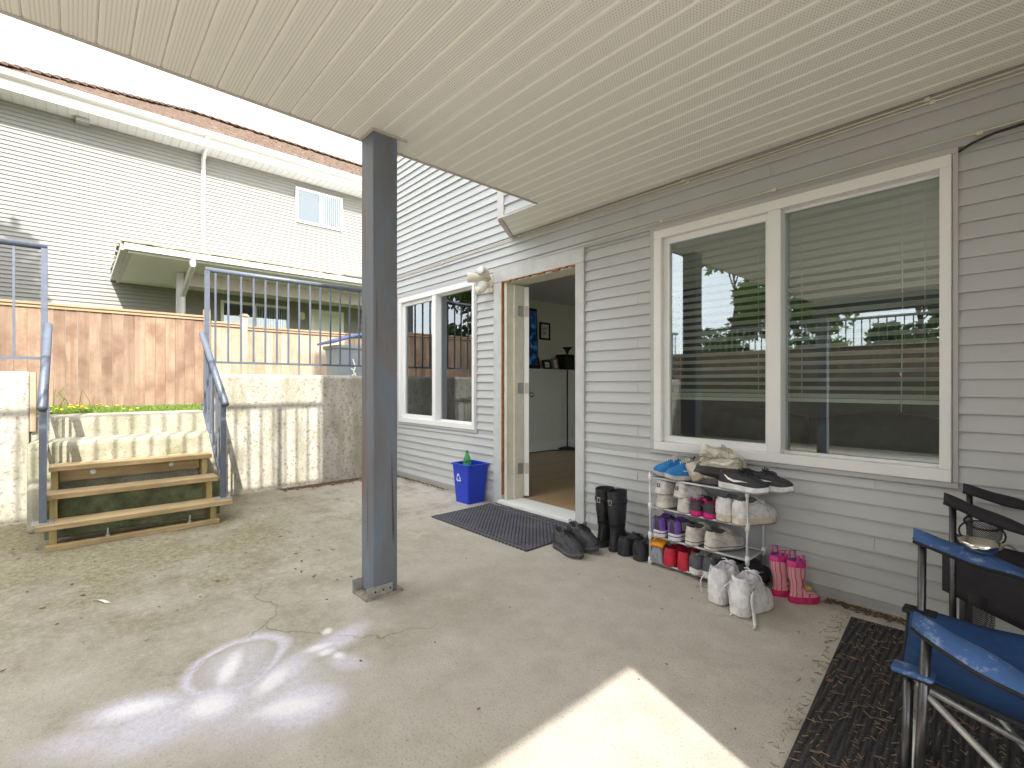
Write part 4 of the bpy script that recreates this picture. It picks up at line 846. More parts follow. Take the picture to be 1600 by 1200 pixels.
# ------------------------------------------------------------------ footwear
HW = [(0, .20), (.03, .33), (.10, .40), (.25, .385), (.42, .40), (.6, .485), (.72, .50), (.84, .45), (.93, .34), (.98, .2), (1, .12)]
def lerp(tab, s):
    for (a, u), (b, v) in zip(tab, tab[1:]):
        if s <= b: return u+(v-u)*(s-a)/(b-a)
    return tab[-1][1]
SM = {}
def smat(c, rough=.6, cloth=True):
    k = (c, rough)
    if k not in SM: SM[k] = plain('shoe_%d' % len(SM), c, rough, var=.24, scale=22, bump=.3 if cloth else .1, bscale=150)
    return SM[k]
def shoe(label, loc, head, upper, sole, L=.27, W=.10, H=.085, toe=.055, st=.028, lining=(.08, .08, .08), lace=None, stripe=None, heel=None, cap=None, pitch=0, roll=0, tongue=1.08, group=None, cat='shoe', name='sneaker', wedge=.008, foxing=None, swoosh=None, side=1, dip=.80, pull=None, bootie=False):
    t = thing(name, label, cat, loc, (R(roll), R(pitch), R(head)), group)
    W_ = W
    def spr(s): return .012*max(0, (s-.78)/.22)**2
    def base(s): return st+wedge*(1-s)+spr(s)
    top = [(0, .93*H), (.05, H), (.16, H*.9), (.28, H*dip), (.40, H*.98), (.47, H*1.0), (.6, (H*.62+toe*.5)), (.74, toe*1.02), (.86, toe*.86), (.95, toe*.58), (1, toe*.25)]
    def zt(s): return base(s)+lerp(top, s)
    def opn(s): return max(0, min(1, (s-.035)/.03))*max(0, min(1, (.47-s)/.05))
    def sect(s):
        hw = lerp(HW, s)*W_; b = base(s); z = zt(s); o = opn(s); out = []
        x = s*L
        for i in range(5):
            v = i/4; th = v*R(58)
            op = (hw*(1+.05*math.sin(math.pi*v)-.20*v*v), b+(z-b)*v); cl = (hw*math.cos(th)**.75, b+(z-b)*math.sin(th)**.9); out.append((op[0]*o+cl[0]*(1-o), op[1]*o+cl[1]*(1-o)))
        inn = [(hw*.80-.006, z-.001), (hw*.66, b+.012)]
        for i in range(2):
            th = R(58+16*(i+1)); cl = (hw*math.cos(th)**.75, b+(z-b)*math.sin(th)**.9); p = inn[i]; out.append((p[0]*o+cl[0]*(1-o), p[1]*o+cl[1]*(1-o)))
        mid = (0, b+.010) if o > 0 else (0, z); mz = mid[1]*o+z*(1-o)
        return [(x, y, zz) for y, zz in out]+[(x, 0, mz)]+[(x, -y, zz) for y, zz in reversed(out)]
    ss = [0, .025, .045, .07, .11, .17, .24, .31, .37, .42, .45, .48, .53, .6, .68, .76, .83, .89, .94, .975, 1.0]
    rows = [sect(s) for s in ss]; n = len(rows[0]); m = MB(); vs = [p for r_ in rows for p in r_]; fo = []; fi = []
    for i in range(len(rows)-1):
        for j in range(n-1):
            q = (i*n+j, (i+1)*n+j, (i+1)*n+j+1, i*n+j+1); (fi if 4 <= j <= n-6 and .04 < ss[i] < .46 else fo).append(q)
    fo += [tuple(range(n)), tuple(reversed(range((len(rows)-1)*n, len(rows)*n)))]
    o0 = len(m.v); m.v += vs
    for f in fo: m.f.append(f); m.m.append(0)
    for f in fi: m.f.append(f); m.m.append(1)
    part('upper', m, [smat(upper), smat(lining, .9)], t, True, world=False)
    def outline(k, z): return [(s*L+(.006 if s == 1 else (-.004 if s == 0 else 0))*k, lerp(HW, s)*W_*k, z+spr(s)+(wedge*(1-s) if z > .4*st else 0)) for s in ss]+[(s*L+(.006 if s == 1 else (-.004 if s == 0 else 0))*k, -lerp(HW, s)*W_*k, z+spr(s)+(wedge*(1-s) if z > .4*st else 0)) for s in reversed(ss)]
    so = part('sole', MB().rings([outline(.96, 0), outline(1.05, .006), outline(1.07, st*.6), outline(1.03, st+.003)]), smat(sole, .55, False), t, world=False)
    if foxing: part('sole_line', MB().rings([outline(1.075, st*.55), outline(1.082, st*.62), outline(1.075, st*.72)], cap0=False, cap1=False), smat(foxing, .5, False), so, world=False)
    def surf(s, v, sd, off=.0025):
        a = sect(s)[:5]; k = min(3, int(v*4)); f = v*4-k; y = a[k][1]*(1-f)+a[k+1][1]*f; z = a[k][2]*(1-f)+a[k+1][2]*f
        return (s*L, sd*(y+off), z+off*.4)
    def patch(name_, up, lo, mat, sides=(1, -1)):
        q = MB()
        for sd in sides:
            a = [surf(s, v, sd) for s, v in up]; b = [surf(s, v, sd) for s, v in lo]; k = len(a)
            q.add(a+b, [(i, i+1, k+i+1, k+i) for i in range(k-1)])
        part(name_, q, mat, t, True, world=False)
    lum = sum(upper)/3; sc = dk(upper, .45) if lum > .12 else dk(upper, 2.6); q = MB()
    for sd in (1, -1):
        q.tube([surf(.60+.06*(1-v), v, sd, .0012) for v in (.03, .25, .5, .75, .95)], .0011, 4); q.tube([surf(s, .86, sd, .0012) for s in (.04, .1, .17, .25, .33, .41, .47)], .0011, 4)
        q.tube([surf(s, v, sd, .0012) for s, v in ((.03, .5), (.1, .48), (.2, .36), (.3, .22), (.38, .06))], .0011, 4); q.tube([surf(s, v, sd, .0012) for s, v in ((.47, .95), (.54, .8), (.62, .74), (.7, .78))], .0011, 4)
    part('seam', q, smat(sc, .8), t, world=False)
    if sum(sole)/3 > .2: part('outsole', MB().rings([outline(.965, -.0004), outline(1.062, .004), outline(1.066, .008)], cap1=False), smat(dk(sole, .45), .8), so, world=False)
    if swoosh: patch('swoosh', [(.16, .78), (.24, .60), (.36, .42), (.5, .38), (.66, .42)], [(.15, .70), (.24, .38), (.36, .22), (.5, .26), (.66, .40)], smat(swoosh, .4, False))
    if stripe: patch('side_panel', [(.2, .9), (.32, .85), (.48, .72), (.64, .5), (.8, .3)], [(.2, .25), (.32, .2), (.48, .25), (.64, .16), (.8, .08)], smat(stripe))
    if heel:
        q = MB(); pts = [[(-.004, 0, 0)]]
        a = [surf(s, v, 1, .003) for s in (.14, .09, .05, .02) for v in (0.02, .3, .6, .93)]; b = [surf(s, v, -1, .003) for s in (.02, .05, .09, .14) for v in (0.02, .3, .6, .93)]; al = a+b
        al = [(p[0]-(.0045 if 8 <= (i//4)*4 <= 16 else .002), p[1], p[2]) for i, p in enumerate(al)]
        q.add(al, [(i*4+j, (i+1)*4+j, (i+1)*4+j+1, i*4+j+1) for i in range(7) for j in range(3)]); part('heel_counter', q, smat(heel), t, True, world=False)
    if cap: patch('toe_cap', [(.80, .7), (.86, .75), (.92, .8), (.97, .8), (1, .8)], [(.78, .02), (.86, .02), (.92, .02), (.97, .02), (1, .02)], smat(cap, .6, False))
    if tongue:
        def tg(u, v): s = .53-.12*u; return (s*L, (v-.5)*W_*.54*(1-.12*u), zt(.53)-.005+(zt(.42)-zt(.53)+H*(tongue-.92))*u-.006*abs(2*v-1)**2)
        part('tongue', MB().sheet(tg, 6, 5, (.005, 0, .004)), smat(lace or upper), t, True, world=False)
    if lace:
        lc = part('lace', MB(), [], t, world=False) if False else None
        for i in range(5):
            s0 = .46+.042*i; za = zt(s0)+.003; w2 = lerp(HW, s0)*W_*.52; q = MB(); q.tube([(s0*L, -w2, za-.010), (s0*L+.004, -w2*.4, za+.003), (s0*L+.008, w2*.4, za+.003), (s0*L+.010, w2, za-.010)], .0028, 5); part('lace', q, smat(lace, .8), t, True, world=False)
        q = MB(); s0 = .46; za = zt(s0)+.006
        for sd in (1, -1): q.tube([(s0*L, 0, za), (s0*L-.008, sd*.018, za+.012), (s0*L+.004, sd*.038, za+.002), (s0*L+.012, sd*.02, za+.004), (s0*L, 0, za)], .0026, 5); q.tube([(s0*L, 0, za), (s0*L+.012, sd*.02, za-.004), (s0*L+.018, sd*.042, za-.025)], .0024, 5)
        part('lace_bow', q, smat(lace, .8), t, True, world=False)
    if pull: part('heel_loop', MB().tube([(.004, -.008, zt(.02)-.012), (-.008, -.008, zt(.02)+.012), (-.008, .008, zt(.02)+.012), (.004, .008, zt(.02)-.012)], .003, 5), smat(pull), t, True, world=False)
    return t
def boot(label, loc, head, col, sole, H=.42, L=.26, W=.095, shaft=.058, lining=(.02, .02, .02), trim=None, strap=None, loops=None, group=None, rough=.35, toe=None, umat=None):
    t = thing('rubber_boot', label, 'boot', loc, (0, 0, R(head)), group); N = 24
    def ring(z, xb, xf, hw, pw=2.3):
        o = []
        for i in range(N):
            a = 2*math.pi*i/N; c, s = math.cos(a), math.sin(a); k = (abs(c)**pw+abs(s)**pw)**(-1/pw); w = hw*(1.0 if c > 0 else .86); o.append(((xb+xf)/2+(xf-xb)/2*k*c, w*k*s, z))
        return o
    ank = .30*L; A = shaft
    f_ = L/.26; R_ = [ring(.022*f_, 0, L*.99, W*.50), ring(.05*f_, -.002, L, W*.49), ring(.075*f_, .002, L*.93, W*.47), ring(.095*f_, .006, L*.72, W*.46, 2.1), ring(.115*f_, .010*f_, L*.55, W*.45, 2.05), ring(.14*f_, .010*f_, ank+A*.98, W*.44, 2), ring(H*.5, .002, ank+A*1.0, A*.86, 2), ring(H*.65, -.008, ank+A*1.06, A*.98, 2), ring(H*.86, -.010, ank+A*1.1, A*1.04, 2), ring(H, -.011, ank+A*1.12, A*1.06, 2)]
    m = MB().rings(R_, cap0=True, cap1=False); k0 = len(m.v); inn = [ring(H, -.006, ank+A*1.07, A*1.0, 2), ring(H*.7, -.002, ank+A*1.0, A*.9, 2), ring(H*.4, .006, ank+A*.94, A*.8, 2)]; m.rings([R_[-1]]+inn, 1, cap0=False, cap1=True)
    part('boot_upper', m, [umat or smat(col, rough, False), smat(lining, .9)], t, True, world=False)
    part('sole', MB().rings([ring(0, -.002, L*1.0, W*.50), ring(.010, -.006, L*1.015, W*.53), ring(.030, -.006, L*1.015, W*.53), ring(.034, -.003, L*1.0, W*.505)]), smat(sole, .6, False), t, world=False)
    if trim: part('top_band', MB().rings([ring(H*.86, -.013, ank+A*1.13, A*1.07, 2), ring(H+.002, -.014, ank+A*1.15, A*1.09, 2), ring(H+.002, -.009, ank+A*1.10, A*1.03, 2)], cap0=False, cap1=False), smat(trim, .5, False), t, True, world=False)
    if loops:
        for sd in (1, -1):
            x = ank-.01; part('pull_loop', MB().tube([(x-.016, sd*A*1.05, H-.02), (x-.013, sd*A*1.22, H+.035), (x+.013, sd*A*1.22, H+.035), (x+.016, sd*A*1.05, H-.02)], .0055, 6), smat(loops, .5, False), t, True, world=False)
    if strap:
        part('strap', MB().rings([ring(H*.80, -.013, ank+A*1.12, A*1.06, 2), ring(H*.80+.002, -.016, ank+A*1.15, A*1.09, 2), ring(H*.86, -.016, ank+A*1.15, A*1.09, 2), ring(H*.86+.002, -.013, ank+A*1.13, A*1.07, 2)], cap0=False, cap1=False), smat(dk(col, .7), .5, False), t, True, world=False)
        part('buckle', MB().box(-.021, -.0165, -.030, -.004, H*.785, H*.785+.004).box(-.021, -.0165, -.030, -.004, H*.875-.004, H*.875).box(-.021, -.0166, -.030, -.026, H*.785+.004, H*.875-.004).box(-.021, -.0166, -.008, -.004, H*.785+.004, H*.875-.004), MAT['bolt'], t, world=False)
    if toe: part('toe_patch', MB().lathe([(.022, -.001), (.020, .004), (.012, .007)], 10, (L*.70, W*.36, .062)), smat(toe, .5, False), t, True, world=False)
    return t

WH = (.70, .68, .66); BK = (.022, .022, .025); OFF = (.60, .55, .48)
# on the patio floor
shoe('black high sneaker lying half on the doormat edge', (-2.245, 2.455, 0.0), -14, (.04, .04, .046), (.06, .06, .065), L=.285, W=.112, H=.098, toe=.066, st=.034, lace=(.015, .015, .016), stripe=(.075, .075, .082), cap=(.06, .06, .066), group='black sneakers by the doormat', heel=(.035, .035, .04), pull=(.03, .03, .03), foxing=(.16, .16, .165), swoosh=(.07, .07, .075))
shoe('black high sneaker touching the doormat, the one next to the door frame', (-2.235, 2.590, 0.013), -12, (.04, .04, .046), (.06, .06, .065), L=.285, W=.112, H=.098, toe=.066, st=.034, lace=(.015, .015, .016), stripe=(.075, .075, .082), cap=(.06, .06, .066), group='black sneakers by the doormat', heel=(.035, .035, .04), pull=(.03, .03, .03), foxing=(.16, .16, .165), swoosh=(.07, .07, .075))
boot('tall black rubber boot against the siding, the one next to the door', (-2.035, 2.650, 0), 88, (.022, .022, .024), (.03, .028, .026), strap=True, H=.40, group='black rubber boots by the door')
boot('tall black rubber boot against the siding with metal buckle facing out', (-1.930, 2.640, 0), 84, (.028, .030, .036), (.03, .028, .026), strap=True, H=.40, group='black rubber boots by the door')
shoe('black low sneaker on the concrete beside the rubber boots', (-1.845, 2.635, 0), 74, BK, (.03, .03, .033), L=.27, W=.105, H=.085, lace=(.03, .03, .03), heel=(.03, .03, .035), group='black sneakers next to the rack')
shoe('black low sneaker on the concrete touching the rack leg', (-1.725, 2.630, 0), 76, BK, (.03, .03, .033), L=.27, W=.105, H=.085, lace=(.03, .03, .03), heel=(.03, .03, .035), group='black sneakers next to the rack')
def lerpl(pts, u):
    k = min(len(pts)-2, int(u*(len(pts)-1))); f = u*(len(pts)-1)-k; return Vector(pts[k])*(1-f)+Vector(pts[k+1])*f
def hitop(label, loc, head):
    t = shoe(label, loc, head, (.74, .73, .75), (.74, .72, .68), L=.27, W=.116, H=.150, toe=.072, st=.034, lining=(.66, .62, .68), lace=(.76, .75, .76), heel=(.76, .75, .77), dip=.86, tongue=1.0, group='white high tops in front of the rack', name='high_top')
    part('loose_strap', MB().sheet(lambda u, v: lerpl([(.06, -.050, .135), (.02, -.066, .125), (.012, -.070, .09), (.02, -.074, .05), (.01, -.082, .02), (-.015, -.10, .006), (-.05, -.118, .005)], u)+Vector((.016*(v-.5), -.004*v, .012*(v-.5)*(1-u))), 14, 3, (0, -.003, .002)), smat((.74, .72, .72)), t, True, world=False)
    part('loose_strap', MB().sheet(lambda u, v: lerpl([(.06, .050, .135), (.0, .060, .125), (-.010, .068, .10), (-.004, .070, .06), (.006, .068, .03)], u)+Vector((.016*(v-.5), .004*v, .010*(v-.5))), 12, 3, (0, .003, .002)), smat((.70, .66, .68)), t, True, world=False)
hitop('white leather high top on the floor in front of the rack, next to dry twigs', (-1.115, 2.405, 0), 82); hitop('white leather high top on the floor beside the other, strap trailing toward pink boots', (-.985, 2.355, 0), 80)
def m_pink():
    t = NT('pink_striped_rubber'); P = t.sep(); s = t.math('ABSOLUTE', t.math('SUBTRACT', t.math('FRACT', t.math('MULTIPLY', t.math('SUBTRACT', P[0], t.math('MULTIPLY', P[1], .5)), 75)), .5))
    c = t.mix(t.ramp(s, .06, .14, 1, 0), (.74, .33, .36), (.40, .06, .13)); dots = t.ramp(t.noise(190, 2), .63, .68); c = t.mix(t.math('MULTIPLY', dots, .7), c, (.80, .72, .60)); return t.done(c, .45)
pinkmat = m_pink()
for lab, x, y in (('pink striped child rain boot touching the shoe rack leg side', -.955, 2.735), ('pink striped child rain boot with yellow toe patch', -.865, 2.715)):
    boot(lab, (x, y, 0), 48, (.72, .30, .34), (.55, .02, .13), H=.215, L=.15, W=.064, shaft=.031, lining=(.18, .08, .30), trim=(.62, .03, .22), loops=(.65, .06, .25), group='pink rain boots', rough=.5, toe=(.75, .5, .05) if x > -.9 else None, umat=pinkmat)
# rack
RX0, RX1, RY0, RY1 = -1.632, -1.048, 2.645, 2.865; SHZ = [.022, .180, .358, .540]
rk = thing('shoe_rack', 'white tube shoe rack with four grey fabric shelves against the siding', 'shoe rack', ((RX0+RX1)/2, (RY0+RY1)/2, 0))
for x in (RX0, RX1):
    for y in (RY0, RY1): part('leg', MB().tube([(x, y, 0), (x, y, .575)], .0075, 8), MAT['rackmetal'], rk, True)
for z in SHZ:
    sv = part('shelf', MB().sheet(lambda u, v, z=z: (RX0+.01+(RX1-RX0-.02)*u, RY0+.004+(RY1-RY0-.008)*v, z-.004-.010*math.sin(math.pi*u)*math.sin(math.pi*v)), 9, 6, (0, 0, .003)), MAT['rackcloth'], rk, True)
    for y in (RY0, RY1): part('shelf_rod', MB().tube([(RX0, y, z), (RX1, y, z)], .0065, 8), MAT['rackmetal'], sv, True)
    for x in (RX0, RX1): part('shelf_rod', MB().tube([(x, RY0, z), (x, RY1, z)], .006, 8), MAT['rackmetal'], sv, True)
    for x in (RX0, RX1):
        for y in (RY0, RY1): part('connector', MB().tube([(x, y, z-.022), (x, y, z+.022)], .0115, 8), MAT['rackplastic'], rk, True)
z1, z2, z3, z4 = [z+.008 for z in SHZ]
# bottom shelf
br = thing('hand_brush', 'orange handled hand brush with grey bristles on the bottom shelf', 'brush', (-1.585, 2.665, z1))
part('bristles', MB().rings([rr(-1.585, 2.655, .085, .05, z1, 4, .01), rr(-1.59, 2.665, .065, .035, z1+.085, 4, .01)]), plain('bristle', (.28, .30, .34), .9, var=.4, scale=90, bump=.6, bscale=180, stretch=(1, 1, .1)), br); part('handle', MB().sheet(lambda u, v: (-1.63+.085*v, 2.64+.18*u, z1+.087+.03*math.sin(3*u)), 8, 5, (0, 0, .018)), plain('orange_plastic', (.85, .32, .01), .4), br, True)
RED = (.56, .02, .05)
for lab, x in (('red clog on the bottom shelf right beside the orange brush', -1.510), ('red clog on the bottom shelf beside the grey and white sneaker', -1.420)): shoe(lab, (x, 2.635, z1-.006), 86, RED, (.50, .02, .05), L=.235, W=.092, H=.085, toe=.065, st=.018, lining=(.30, .01, .03), tongue=0, group='red clogs', name='clog', dip=.9)
for lab, x, hd in (('dark grey sneaker with white sole on the bottom shelf beside the red clog', -1.345, 70), ('dark grey sneaker with white sole on the bottom shelf beside black shoes', -1.262, 76)): shoe(lab, (x, 2.625, z1-.006), hd, (.09, .095, .11), (.72, .72, .71), L=.25, W=.095, H=.088, lining=(.36, .33, .28), heel=(.10, .105, .12), lace=(.5, .47, .42), group='grey white sole sneakers')
for i, (x, y, hd) in enumerate(((-1.190, 2.650, 80), (-1.105, 2.655, 74))): shoe(['black walking shoe on the bottom shelf beside the grey sneakers', 'black walking shoe on the bottom shelf at the rack end behind white high tops'][i], (x, y, z1-.006), hd, (.02, .02, .024), (.02, .02, .02), L=.25, W=.085, H=.09, lace=(.03, .03, .035), swoosh=(.3, .3, .3), group='black shoes on bottom shelf')
# second shelf
for lab, x in (('purple and black running shoe on the second shelf beside the rack leg', -1.575), ('purple and black running shoe on the second shelf beside canvas shoe', -1.475)): shoe(lab, (x, 2.628, z2-.006), 84, (.045, .04, .055), (.72, .70, .70), L=.24, W=.092, H=.088, st=.036, lining=(.16, .05, .36), heel=(.17, .07, .38), stripe=(.30, .28, .30), lace=(.5, .48, .5), group='purple running shoes', foxing=(.14, .05, .3))
for lab, x, hd, H in (('worn white canvas shoe on the second shelf beside purple shoe', -1.372, 80, .078), ('worn white canvas shoe on the second shelf next to the empty space', -1.262, 66, .078)): shoe(lab, (x, 2.635, z2-.006), hd, (.60, .56, .50), (.66, .62, .56), L=.25, W=.098, H=H, toe=.05, st=.026, lining=(.10, .10, .10), lace=(.62, .58, .53), foxing=(.04, .03, .04), group='white canvas shoes', cap=(.68, .65, .6))
# third shelf
for i, x in enumerate((-1.565, -1.430)): shoe(['off white trainer under the first burgundy collared one', 'off white trainer under the other burgundy collared one'][i], (x, 2.642, z3-.006), 76-10*i, (.60, .57, .52), (.66, .63, .57), L=.235, W=.10, H=.062, toe=.05, st=.024, lace=(.6, .56, .5), group='off white trainers', tongue=1.0)
for i, (x, hd) in enumerate(((-1.572, 80), (-1.452, 68))):
    t_ = shoe(['white trainer with burgundy collar stacked above the rack corner', 'white trainer with burgundy collar stacked beside pink shoes'][i], (x, 2.640, z3+.078), hd, (.70, .67, .64), (.66, .63, .58), L=.225, W=.098, H=.066, toe=.05, st=.022, lining=(.13, .035, .06), lace=(.62, .6, .57), pitch=6, group='burgundy collared trainers', tongue=.95)
    part('heel_logo', MB().box(-.0060, -.0045, -.012, .012, .045, .068), smat((.06, .04, .12), .5, False), t_, world=False); part('heel_logo_mark', MB().box(-.0068, -.0061, -.007, -.003, .049, .064).box(-.0068, -.0061, -.003, .006, .060, .064).box(-.0068, -.0061, -.003, .003, .0545, .0575), smat((.6, .5, .55), .5, False), t_, world=False)
for lab, x in (('small black and hot pink shoe on the third shelf beside trainers', -1.345), ('small black and hot pink shoe on the third shelf beside white sneaker', -1.268)): shoe(lab, (x, 2.632, z3-.006), 66, (.03, .028, .033), (.62, .015, .22), L=.19, W=.076, H=.07, st=.022, lining=(.65, .01, .20), heel=(.06, .05, .06), lace=(.03, .03, .03), group='pink and black shoes', swoosh=(.6, .1, .3), pull=(.8, .02, .3))
for i, (x, hd, y) in enumerate(((-1.185, 78, 2.632), (-1.100, 68, 2.628))): shoe(['big white sneaker on the third shelf beside small pink shoes', 'big white sneaker on the third shelf turned outward past the rack leg'][i], (x, y, z3-.006), hd, (.66, .645, .63), (.62, .54, .44), L=.275, W=.108, H=.10, toe=.066, st=.032, lining=(.20, .19, .19), lace=(.66, .65, .63), heel=(.68, .67, .66), group='big white sneakers')
# top shelf
for i, (x, y, hd) in enumerate(((-1.445, 2.835, 222), (-1.345, 2.80, 226))): shoe(['bright blue runner on top of the rack at the corner leg', 'bright blue runner on top of the rack beside beige shoes'][i], (x, y, z4-.004), hd, (.01, .19, .52), (.50, .49, .46), L=.24, W=.09, H=.085, st=.026, lining=(.34, .32, .26), lace=(.62, .60, .5), heel=(.5, .48, .44), pull=(.02, .03, .06), group='blue runners', swoosh=(.60, .62, .55))
shoe('worn beige trainer leaning on the pile above the rack', (-1.345, 2.655, z4+.006), 58, OFF, (.50, .42, .32), L=.245, W=.095, H=.08, toe=.06, pitch=-22, roll=-14, lining=(.30, .27, .22), lace=(.55, .5, .42), heel=(.62, .58, .50), group='beige trainers')
shoe('worn beige trainer lying topmost on the shoe pile above the rack', (-1.365, 2.745, z4+.105), 18, (.62, .57, .49), (.52, .43, .32), L=.245, W=.095, H=.08, toe=.06, pitch=8, roll=-22, lining=(.30, .27, .22), lace=(.55, .5, .42), heel=(.62, .58, .50), group='beige trainers')
shoe('grey and cream runner in the middle of the top shelf, toe toward the blue pair', (-1.125, 2.765, z4-.004), 196, (.36, .345, .31), (.09, .085, .08), L=.265, W=.098, H=.088, st=.032, stripe=(.58, .54, .46), lace=(.55, .52, .45), lining=(.30, .25, .22), group='grey cream runners', swoosh=(.7, .69, .66), cap=(.10, .10, .11))
shoe('grey and cream runner tipped on its side against the black pair', (-1.105, 2.700, z4+.045), 192, (.40, .37, .30), (.035, .033, .03), L=.265, W=.098, H=.085, st=.034, roll=38, stripe=(.5, .46, .37), lace=(.5, .47, .4), lining=(.2, .18, .16), group='grey cream runners', swoosh=(.7, .69, .64), cap=(.08, .08, .09))
for i, (x, y, hd) in enumerate(((-1.200, 2.668, -4), (-1.125, 2.775, 0))): shoe(['black runner with white sole and stripe along the front edge of the top shelf', 'black runner with white sole and stripe along the back of the top shelf'][i], (x, y, z4-.004), hd, (.030, .030, .036), (.72, .71, .73), L=.255, W=.092, H=.068, toe=.048, st=.028, lining=(.02, .02, .02), lace=(.02, .02, .022), swoosh=(.8, .8, .8), group='black white runners')

# ------------------------------------------------------------------ camping chairs
def fab(fn, nu, nv, th): return MB().sheet(fn, nu, nv, th)
def lerp3(a, b, t): return Vector(a)*(1-t)+Vector(b)*t
def quad(a, b, c, d, sagz=0, n=16, th=(0, 0, .004), sx=0):
    a, b, c, d = map(Vector, (a, b, c, d))
    def f(u, v): p = lerp3(lerp3(a, b, u), lerp3(d, c, u), v); p.z -= sagz*math.sin(math.pi*u)*math.sin(math.pi*v); p.x += sx*math.sin(math.pi*u)*math.sin(math.pi*v); p.z += .006*math.sin(9*u+5*v)+.004*math.sin(15*v-6*u); return p
    return fab(f, n, n, th)
def arm(parent, a, b, w, mat, drop=.019):
    a, b = Vector(a), Vector(b); d = (b-a).normalized(); s = Vector((-d.y, d.x, 0)).normalized()*w/2
    def f(u, v):
        p = lerp3(a, b, u); k = 1-.55*max(0, (.12-u)/.12)**2; p += s*(2*v-1)*k; p.z += drop*(1-(2*v-1)**2)*(1+.5*math.sin(7*u+1))-.02*math.sin(math.pi*u)+.003*math.sin(22*u+3*v); return p
    part('armrest', fab(f, 26, 9, (0, 0, .008)), mat, parent, True)
    q = MB(); q.tube([f(u/15, 0)+Vector((0, 0, .001)) for u in range(16)], .005, 6); q.tube([f(u/15, 1)+Vector((0, 0, .001)) for u in range(16)], .005, 6); part('armrest_binding', q, MAT['binding'], parent, True)
ch = thing('camping_chair', 'blue canvas folding camping chair standing on the black ribbed mat', 'chair', (.05, 1.7, 0))
A, B, A2, B2 = (-.268, 1.905, .425), (-.222, 1.478, .425), (.25, 1.99, .40), (.27, 1.40, .40)
part('seat', quad(A, B, B2, A2, .045), MAT['bluefab'], ch, True)
def front(u, v): p = lerp3(A, B, u); return Vector((p.x-.004-.010*math.sin(math.pi*v), p.y, p.z-.10*v-.02*math.sin(math.pi*u)))
part('backrest', quad((.25, 1.99, .42), (.27, 1.40, .42), (.40, 1.38, .88), (.38, 2.0, .88), 0, 10, (.005, 0, 0), .06), MAT['bluefab'], ch, True)
part('seat_binding', MB().tube([A, lerp3(A, B, .5)-Vector((0, 0, .012)), B], .008, 6).tube([A, lerp3(A, A2, .5)-Vector((0,0,.004)), A2], .007, 6).tube([B, lerp3(B, B2, .5), B2], .007, 6), MAT['binding'], ch, True)
part('corner_cap', MB().box(-.285, -.205, 1.865, 1.92, .424, .436), MAT['binding'], ch, bevel=.004); part('corner_cap', MB().box(-.245, -.165, 1.462, 1.51, .424, .438), MAT['bluearm'], ch, bevel=.006)
arm(ch, (-.262, 1.905, .640), (.34, 1.985, .555), .085, MAT['bluearm']); arm(ch, (-.200, 1.470, .545), (.34, 1.385, .44), .085, MAT['bluearm'])
for a, b in (((-.240, 1.900, .64), (-.245, 1.898, .01)), ((-.178, 1.476, .54), (-.20, 1.480, .01)), ((.33, 1.98, .86), (.27, 1.97, .01)), ((.35, 1.40, .86), (.28, 1.40, .01)), ((-.215, 1.500, .40), (-.225, 1.512, .01))): part('leg', MB().tube([a, b], .0105, 10), MAT['pole'], ch, True)
for a, b in (((-.20, 1.50, .40), (.27, 1.97, .03)), ((-.24, 1.89, .40), (.28, 1.40, .03)), ((-.22, 1.50, .03), (-.24, 1.88, .39)), ((-.24, 1.88, .03), (-.21, 1.50, .39)), ((-.19, 1.48, .40), (.28, 1.41, .03))): part('cross_bar', MB().tube([a, b], .008, 8), MAT['galv'], ch, True)
for x, y in ((-.245, 1.898), (-.20, 1.480), (.27, 1.97), (.28, 1.40)): part('foot', MB().tube([(x, y, .013), (x, y, .035)], [.02, .014], 10), MAT['dark'], ch)
bw = thing('steel_cupholder', 'small shiny steel bowl resting on the blue armrest', 'cupholder', (-.115, 1.93, .628)); part('cupholder', MB().lathe([(.022, 0), (.040, .012), (.050, .034), (.047, .034), (.037, .014), (.018, .004)], 20, (-.115, 1.930, .632)), MAT['steel'], bw, True)  # metal dish shape stands in for the armrest's reflecting cup holder
dc = thing('camping_chair', 'black canvas folding camping chair with mesh cup holder close to the siding', 'chair', (.05, 2.5, 0))
arm(dc, (-.235, 2.340, .688), (.36, 2.345, .545), .07, MAT['darkfab']); arm(dc, (-.22, 2.80, .66), (.36, 2.80, .60), .07, MAT['darkfab'])
part('seat', quad((-.245, 2.36, .50), (-.24, 2.80, .47), (.30, 2.80, .42), (.30, 2.33, .44), .06), MAT['darkfab'], dc, True)
part('side_panel', fab(lambda u, v: Vector((-.24+.54*u, 2.335+.015*math.sin(7*u), .50-.05*u-(.13+.06*math.sin(3*u))*v)), 12, 6, (0, .005, 0)), MAT['darkfab'], dc, True)
part('backrest', quad((.30, 2.34, .45), (.30, 2.80, .45), (.42, 2.82, .90), (.42, 2.32, .90), 0, 10, (.005, 0, 0), .05), MAT['darkfab'], dc, True)
for a, b in (((-.212, 2.345, .685), (-.212, 2.345, .01)), ((-.20, 2.79, .66), (-.20, 2.79, .01)), ((.34, 2.34, .88), (.30, 2.34, .01)), ((.34, 2.80, .88), (.30, 2.80, .01)), ((-.185, 2.37, .46), (-.19, 2.375, .01))): part('leg', MB().tube([a, b], .0105, 10), MAT['pole'], dc, True)
for a, b in (((-.19, 2.36, .43), (.29, 2.35, .04)), ((-.19, 2.36, .04), (.29, 2.79, .40)), ((-.19, 2.78, .43), (.29, 2.36, .04))): part('cross_bar', MB().tube([a, b], .009, 8), MAT['pole'], dc, True)
cup = MB(); c0 = Vector((-.130, 2.330, .640))
